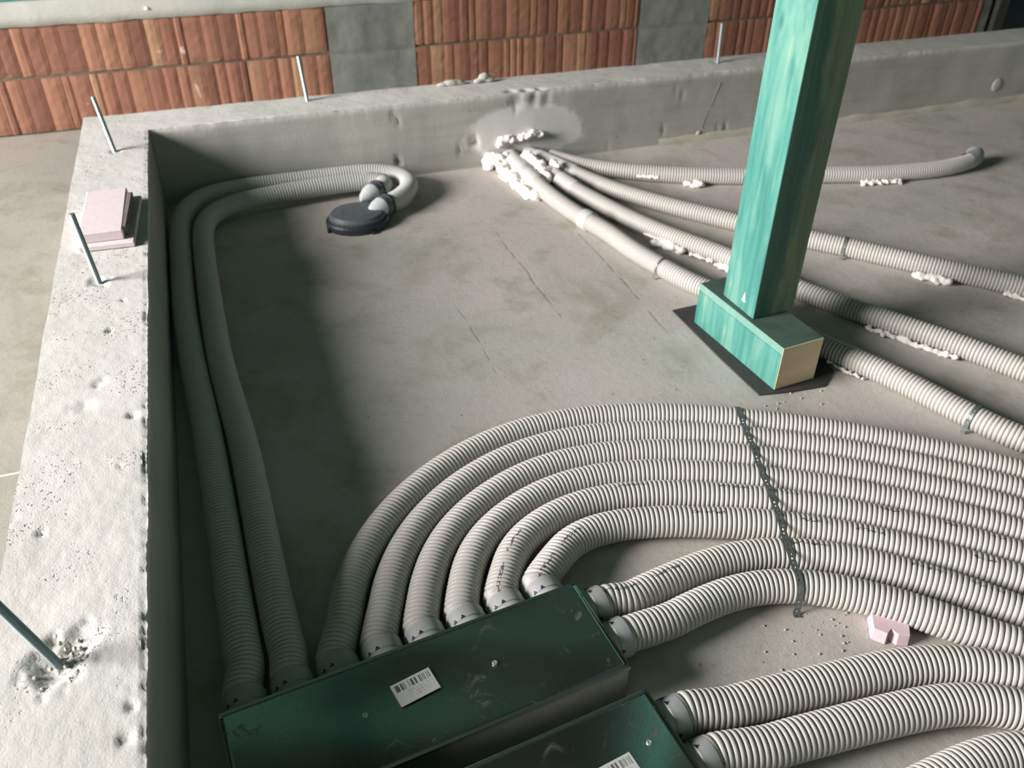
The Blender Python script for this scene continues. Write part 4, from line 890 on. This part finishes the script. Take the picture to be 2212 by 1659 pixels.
def world_to_box(corner, p):
    d = Vector((p[0]-corner[0], p[1]-corner[1])); c, s = math.cos(BANG), math.sin(BANG)
    return Vector((d.x*c+d.y*s, -d.x*s+d.y*c))
def box_to_world(corner, l):
    c, s = math.cos(BANG), math.sin(BANG)
    return Vector((corner[0]+l[0]*c-l[1]*s, corner[1]+l[0]*s+l[1]*c, l[2]))

back_left = Vector((.065, -2.377)); ey = Vector((-math.sin(BANG), math.cos(BANG)))
C1 = back_left - ey*BW
C2 = C1 - ey*(BW+.050) + Vector((.0, .0))
l1s = [world_to_box(C1, p) for p in ((.537, -2.430), (.299, -2.458), (.583, -2.383), (.689, -2.325))]
B1 = dist_box('distribution_box', C1, 'sheet metal duct box with two side ducts and eight ducts leaving its back edge', 10,
              [(world_to_box(C1, (.391, -2.433)).x, world_to_box(C1, (.391, -2.433)).y, .0375, .0235, math.radians(6.5))], [(p.x, p.y) for p in l1s[:2]])
B2 = dist_box('distribution_box', C2, 'sheet metal duct box cut by the bottom edge, in front of the other box', 2,
              [(world_to_box(C2, (.657, -2.690)).x, world_to_box(C2, (.657, -2.690)).y, .0375, .0235, math.radians(3))], [(world_to_box(C2, (.733, -2.656)).x-.004, world_to_box(C2, (.733, -2.656)).y)])

keys_back = ['l1', 'l2', 'b1', 'b2', 'b3', 'b4', 'b5', 'b6']
def fit_path(key, o, ax, C, base_ang):
    """join a traced duct to its collar: start inside the collar, follow the axis, then blend into the run"""
    ow = box_to_world(C, o); aw = box_to_world((0, 0), (ax.x, ax.y, 0)); aw = Vector((aw.x, aw.y, 0)).normalized()
    P = [Vector(p) for p in PATHS[key]]
    st = ow + aw*.020; e = ow + aw*.060
    keep = [p for p in P if (p-e).dot(aw) > .035 or (p-e).length > .16]
    PATHS[key] = [tuple(st), tuple(ow+aw*.040), tuple(e)] + [tuple(p) for p in keep]
for i, k in enumerate(keys_back):
    s = .0440 + i*.0842
    p0 = world_to_box(C1, PATHS[k][1][:2])
    o, ax = port(B1, s, 'back', dang=0.0)
    fit_path(k, o, ax, C1, 0)
for k, y in (('b7', .172), ('b8', .089)):
    o, ax = port(B1, y, 'side'); fit_path(k, o, ax, C1, 0)
for k, y in (('m1', .166), ('m2', .078)):
    o, ax = port(B2, y, 'side', dang=0.0); fit_path(k, o, ax, C2, 0)

G1 = 'ducts gathered under the perforated band'
nth = ['outermost of the eight banded grey ducts, curving widest round the box', 'second duct from the outside of the banded row', 'third duct from the outside of the banded row, from the middle of the box',
       'fourth duct from the outside of the banded row', 'fifth duct from the outside of the banded row', 'innermost curving duct with dark printing and a tight bend at the box corner',
       'upper of the two banded ducts leaving the side of the box', 'lowest banded duct, nearest the pink offcut on the floor']
for i in range(8):
    duct_thing(f'b{i+1}', nth[i], RB, G1, seg=32, pa=[-9, -9, -9, -9, .27, .235, .26, -9][i])
duct_thing('l1', 'long grey duct running along the left kerb on the wall side', RB, 'long ducts along the left kerb', M_DUCT2, pa=-9)
duct_thing('l2', 'long grey duct along the left kerb on the open floor side', RB, 'long ducts along the left kerb', M_DUCT2, pa=-9)
duct_thing('m1', 'upper duct from the front box, its far end passing beside the banded row', .0375, 'ducts from the front box', seg=36, pa=-9, depth=.0050)
duct_thing('m2', 'lower duct from the front box running to the right edge', .0375, 'ducts from the front box', seg=36, pa=-9, depth=.0050)
duct_thing('m3', 'duct cut by the bottom right corner of the photo', .0375, None, seg=36, pa=-9, depth=.0050)
G4 = 'ducts coming from the foamed opening in the back kerb'
duct_thing('pa', 'jointed duct running from the foam cluster behind the timber block, nearest of the four', .0335, G4, pa=-9)
duct_thing('pb', 'duct from the foam cluster passing just behind the post foot, with foam strips under it', .0335, G4, pa=.4)
duct_thing('pc', 'duct from the foam cluster passing behind the post at mid height, printed on its side', .0335, G4, pa=.30)
duct_thing('pd', 'farthest duct lying along the back kerb with an upturned end on the right', .0335, G4, pa=-9)

# end bend of the farthest duct turns up out of the slab
e0 = PATHS['pd'][-1]
tube('duct_end_sleeve', [(e0[0]-.03, e0[1]-.004, .034), (e0[0]+.02, e0[1]+.012, .036), (e0[0]+.05, e0[1]+.04, .040)], .037, M_COLLAR)
o = bpy.data.objects['duct_end_sleeve']; tag(o, 'grey sleeve on the upturned end of the farthest duct', 'sleeve')

# grey joint sleeves on the jointed ducts near the foam
def sleeve(key, at, L, R, label):
    P, t = catmull(PATHS[key], .005)
    D = np.linalg.norm(P[:, :2]-np.array(at)[None, :], axis=1); i = int(D.argmin())
    j0 = max(0, i-int(L/.01)); j1 = min(len(P)-1, i+int(L/.01))
    Q = P[j0:j1+1]; n = len(Q)
    r = np.full(n, R); r[0] = r[-1] = R-.006
    o = sweep('joint_sleeve', Q, r, np.arange(n)*.005, M_COLLAR2, None, 28)
    tag(o, label, 'pipe sleeve', 'sleeves on the jointed ducts'); return o
M_COLLAR2 = mat_plain('pale_sleeve_plastic', rgb(196, 195, 190), .45, 0, 20, .04, 0)
sleeve('pa', (1.385, -.11), .16, .0375, 'first grey sleeve of the nearest jointed duct, inside the foam')
sleeve('pa', (1.401, -.27), .10, .0370, 'second grey sleeve of the nearest jointed duct')
sleeve('pa', (1.457, -.685), .055, .0385, 'short raised sleeve midway along the nearest jointed duct')
sleeve('pb', (1.507, -.37), .12, .0370, 'grey sleeve on the second duct below the foam')
sleeve('pc', (1.53, -.17), .24, .0362, 'long grey sleeve on the third duct behind the foam')

# ------------------------------------------------------------------ straps
def strap_mesh(pts, width, thick, mat, along, holes=True, step=.006):
    """band following pts; holes punched down the middle; 'along' gives the width direction"""
    P, t = catmull(pts, step)
    T = np.gradient(P, axis=0); T /= np.linalg.norm(T, axis=1)[:, None]
    A = np.array(along, float); A /= np.linalg.norm(A)
    V = []; F = []
    offs = [-.5, -.13, .13, .5]
    for p in P:
        for f in offs: V.append(p+A*width*f)
    n = len(P)
    for i in range(n-1):
        for k in range(3):
            if holes and k == 1 and i % 2 == 1: continue
            a = i*4+k; F.append((a, a+1, a+5, a+4))
    o = mesh_obj('perforated_band', V, F, mat)
    m = o.modifiers.new('solid', 'SOLIDIFY'); m.thickness = thick; m.offset = 0
    return o
ctr = []
for k in range(1, 9):
    P, t = catmull(PATHS[f'b{k}'], .01)
    ctr.append((k, P))
S0 = np.array((1.375, -1.875)); S1 = np.array((1.172, -2.455))
def at_line(P, k):
    # point of the duct nearest the strap line
    d = S1-S0; d = d/np.linalg.norm(d); w = P[:, :2]-S0; c = np.abs(w[:, 0]*d[1]-w[:, 1]*d[0]); m = (w@d > -.06) & (w@d < .75)
    c[~m] = 9; return P[int(c.argmin())]
cs = [at_line(P, k) for k, P in ctr]
pts = []
d = S1-S0; d = d/np.linalg.norm(d)
RR = RB+.0016
c0 = cs[0]; pts.append((c0[0]-d[0]*.052, c0[1]-d[1]*.052, .003)); pts.append((c0[0]-d[0]*(RR+.002), c0[1]-d[1]*(RR+.002), .022))
for i, c in enumerate(cs):
    for a in ((115, 90, 65) if 0 < i < 7 else ((150, 120, 90, 65) if i == 0 else (115, 90, 60, 30))):
        r = math.radians(a)
        pts.append((c[0]-d[0]*RR*math.cos(math.pi-r)*-1*-1 if False else c[0]-d[0]*(-math.cos(r))*-1*RR if False else c[0]+d[0]*math.cos(r)*RR, c[1]+d[1]*math.cos(r)*RR, c[2]+math.sin(r)*RR))
c7 = cs[-1]; pts.append((c7[0]+d[0]*(RR+.003), c7[1]+d[1]*(RR+.003), .020)); pts.append((c7[0]+d[0]*.045, c7[1]+d[1]*.042, .004)); pts.append((c7[0]+d[0]*.052, c7[1]+d[1]*.052, .0022))
st = strap_mesh(pts, .0145, .0009, M_STRAP, (d[1]*-1, d[0], 0))
tag(st, 'grey perforated steel band laid over all eight gathered ducts', 'steel band')

def clip(key, at, R, label, mat=None, w=.012):
    P, t = catmull(PATHS[key], .005); T, Sd, U = frames(P)
    i = int(np.linalg.norm(P[:, :2]-np.array(at)[None, :], axis=1).argmin())
    c, s = P[i], Sd[i]
    pts = [c+s*.041+np.array([0, 0, -c[2]+.0025])]
    for a in range(0, 181, 20):
        r = math.radians(a); pts.append(c+s*math.cos(r)*(R+.0015)+np.array([0, 0, 1])*math.sin(r)*(R+.0015))
    pts.append(c-s*.041+np.array([0, 0, -c[2]+.0025]))
    o = strap_mesh(pts, w, .0009, mat or M_STRAP, T[i]); o.name = 'duct_clip'
    tag(o, label, 'duct clip', 'steel clips holding single ducts down')
    return o
clip('pa', (1.556, -1.10), .0335, 'bright steel clip over the nearest jointed duct left of the block', M_STRAPL, .008)
clip('pc', (2.225, -1.175), .0335, 'grey steel clip on the printed duct right of the post')
clip('pa', (1.945, -2.08), .0335, 'steel clip on the duct at the right edge above the banded row')

# ------------------------------------------------------------------ ceiling valve outlet
def outlet():
    c = Vector((.668, -.388, 0)); t = empty('ceiling_outlet', c); tag(t, 'dark grey round outlet plate joining the ends of the two long ducts', 'duct outlet')
    bm = bmesh.new(); lathe(bm, [(.106, 0), (.116, .002), (.117, .022), (.112, .030)], (0, 0, 0), (0, 0, 1), 40)
    for v in bm.verts: v.co.y *= .86
    bm_obj('rim', bm, M_RIM, t)
    bm = bmesh.new(); lathe(bm, [(.104, .028), (.105, .040), (.094, .052), (.060, .056)], (0, 0, 0), (0, 0, 1), 40)
    for v in bm.verts: v.co.y *= .86
    bm_obj('cover', bm, M_GREYPL, t, smooth=False)
    for key in ('l1', 'l2'):
        P = np.array(PATHS[key][-3:]); e = Vector(P[-1])-c; dd = (Vector(P[-1])-Vector(P[-2])).normalized(); dd.z = 0; dd.normalize()
        bm = bmesh.new(); lathe(bm, [(.036, -.035), (.0405, -.034), (.0405, .006), (.038, .008), (.036, .010)], e, dd, 28)
        s = bm_obj('socket', bm, M_GREYPL, t, smooth=True)
        bm = bmesh.new(); lathe(bm, [(.0385, .008), (.034, .030), (.020, .058), (.006, .074)], e, dd, 28)
        s2 = bm_obj('socket_hood', bm, M_WHITE, s, smooth=True); s2['label'] = 'pale tapered hood at the end of the socket'
        bm = bmesh.new()
        lathe(bm, [(.0395, -.030), (.0422, -.029), (.0422, -.022), (.0395, -.021)], e, dd, 28)
        bm_obj('socket_clip', bm, M_TAB, s)
    for a in (200, 290, 20):
        r = math.radians(a)
        bm = bmesh.new(); add_box(bm, (-.008, -.008, 0), (.008, .008, .012), .002, 1)
        bm_obj('fixing_lug', bm, M_TAB, t, loc=(math.cos(r)*.118, math.sin(r)*.102, 0))
outlet()

# ------------------------------------------------------------------ expanding foam
def foam(loc, size, seed, label, blobs, voxel=.004, rough=45, amp=.35):
    return lump('expanding_foam', loc, size, seed, M_FOAM, label, 'foam', 'blobs of white mounting foam', voxel, blobs, amp, rough)
def cluster_a():
    rnd = random.Random(5); b = []
    for k in range(26):
        u = rnd.random(); b.append((-.9+1.4*u, .55-1.1*u+rnd.uniform(-.25, .25), rnd.uniform(-.3, .5)*(1-u), rnd.uniform(.16, .36)*(1.15-.5*u)))
    return b
def strip(path, seed, label, R=.009, rough=60):
    """foam bead along a line of floor points, built as merged blobs"""
    bm = bmesh.new(); rnd = random.Random(seed); P, t = catmull([(x, y, z) for x, y, z in path], .007)
    c = P.mean(axis=0)
    for p in P:
        for _ in range(4 if R > .012 else 2):
            r = R*rnd.uniform(.45, .85)
            q = bmesh.ops.create_icosphere(bm, subdivisions=2, radius=r)
            o = Vector(p-c)+Vector((rnd.gauss(0, R*.42), rnd.gauss(0, R*.42), rnd.uniform(-.5, .6)*R))
            for v in q['verts']: v.co += o
    for v in bm.verts: v.co.z = max(v.co.z, -c[2]+.0005)
    o = bm_obj('expanding_foam', bm, M_FOAM, smooth=True, loc=tuple(c))
    m = o.modifiers.new('remesh', 'REMESH'); m.mode = 'VOXEL'; m.voxel_size = .003; m.use_smooth_shade = True
    m2 = o.modifiers.new('soften', 'SMOOTH'); m2.factor = .6; m2.iterations = 6
    tag(o, label, 'foam', 'blobs of white mounting foam'); return o
strip([(1.290, -.030, .018), (1.320, -.035, .045), (1.345, -.055, .040), (1.335, -.12, .020), (1.345, -.20, .014), (1.352, -.29, .012), (1.362, -.38, .010)], 2, 'lumpy white foam on the left side of the pipe opening, trailing along the duct', .024)
strip([(1.340, -.012, .09), (1.375, -.004, .115), (1.41, -.01, .10)], 7, 'foam collar behind the first pipe where it leaves the kerb', .014)
strip([(1.43, -.010, .105), (1.48, -.012, .125), (1.53, -.014, .118)], 8, 'foam on the kerb face above the third pipe', .013)
strip([(1.435, -.10, .070), (1.447, -.17, .062), (1.452, -.24, .056), (1.458, -.30, .045)], 9, 'bright foam bead between the first two pipes', .019)
strip([(1.50, -.235, .080), (1.505, -.265, .078)], 10, 'round foam knob on top of the second pipe', .013)
def along(key, x0, x1, seed, label, R, z=None, off=None):
    """foam squeezed out along the camera side of a duct, between two x positions"""
    P, t = catmull(PATHS[key], .01); T, Sd, U = frames(P)
    idx = [i for i in range(len(P)) if x0 <= P[i][0] <= x1]
    rr = .031 if off is None else off
    pts = [tuple(P[i]*[1, 1, 0] + Sd[i]*[1, 1, 0]*rr + [0, 0, z or .009]) for i in (idx[0], idx[len(idx)//3], idx[2*len(idx)//3], idx[-1])]
    if pts[0] == pts[1]: pts = [pts[0], pts[-1]]
    return strip(pts, seed, label, R)
along('pb', 1.680, 1.735, 11, 'white foam blob squeezed out under the second duct left of the post', .017, .013, .036)
along('pb', 1.655, 1.690, 21, 'thin white foam seam at the side of the second duct, just above the big blob', .008, .020)
along('pb', 1.742, 1.790, 12, 'thin straight foam strip under the second duct', .008, .012)
along('pb', 1.800, 1.850, 13, 'foam strip under the second duct touching the post edge', .013, .012, .036)
along('pd', 2.020, 2.075, 14, 'small foam blob in front of the farthest duct left of the post', .015, .012, .040)
along('pd', 1.83, 1.93, 15, 'thin white streak added as a highlight on the side of the farthest duct', .008, .030, .031)  # white bead modelled in place of a highlight on the duct
along('pd', 2.40, 2.44, 16, 'foam blob at the farthest duct just right of the post', .012, .010, .036)
along('pd', 2.70, 2.86, 17, 'dripping foam bead under the farthest duct near its end', .011, .010, .036)
along('pc', 2.40, 2.47, 18, 'foam blob in front of the printed duct right of the post', .014, .010, .040)
along('pc', 2.58, 2.70, 19, 'foam strip by the printed duct at the right edge', .011, .010)
along('pb', 2.03, 2.17, 20, 'long foam strip under the duct right of the timber block', .011, .009, .036)
along('pa', 1.80, 1.85, 22, 'thin foam seam under the nearest duct just right of the timber block', .007, .007, .030)

# pink offcut on the floor below the banded ducts
M_PINK2 = mat_plain('pink_foam', rgb(222, 196, 202), .8, 0, 50, .04, .3)
def pink_chip():
    t = empty('insulation_offcut', (1.318, -2.548, 0.0), math.radians(-28)); tag(t, 'small notched pink insulation offcut wedged under the lowest banded duct', 'insulation board')
    bm = bmesh.new()
    out = [(-.036, -.020), (-.010, -.030), (-.002, -.012), (.010, -.028), (.034, -.026), (.040, .026), (-.034, .030)]
    lo = [bm.verts.new((x, y, .0005)) for x, y in out]; hi = [bm.verts.new((x*.97, y*.95+.004, .028)) for x, y in out]
    bm.faces.new(lo[::-1]); bm.faces.new(hi)
    n = len(out)
    for i in range(n): bm.faces.new((lo[i], lo[(i+1) % n], hi[(i+1) % n], hi[i]))
    bmesh.ops.bevel(bm, geom=bm.edges[:], offset=.0015, segments=1, affect='EDGES')
    bm_obj('foam_block', bm, M_PINK2, t)
pink_chip()
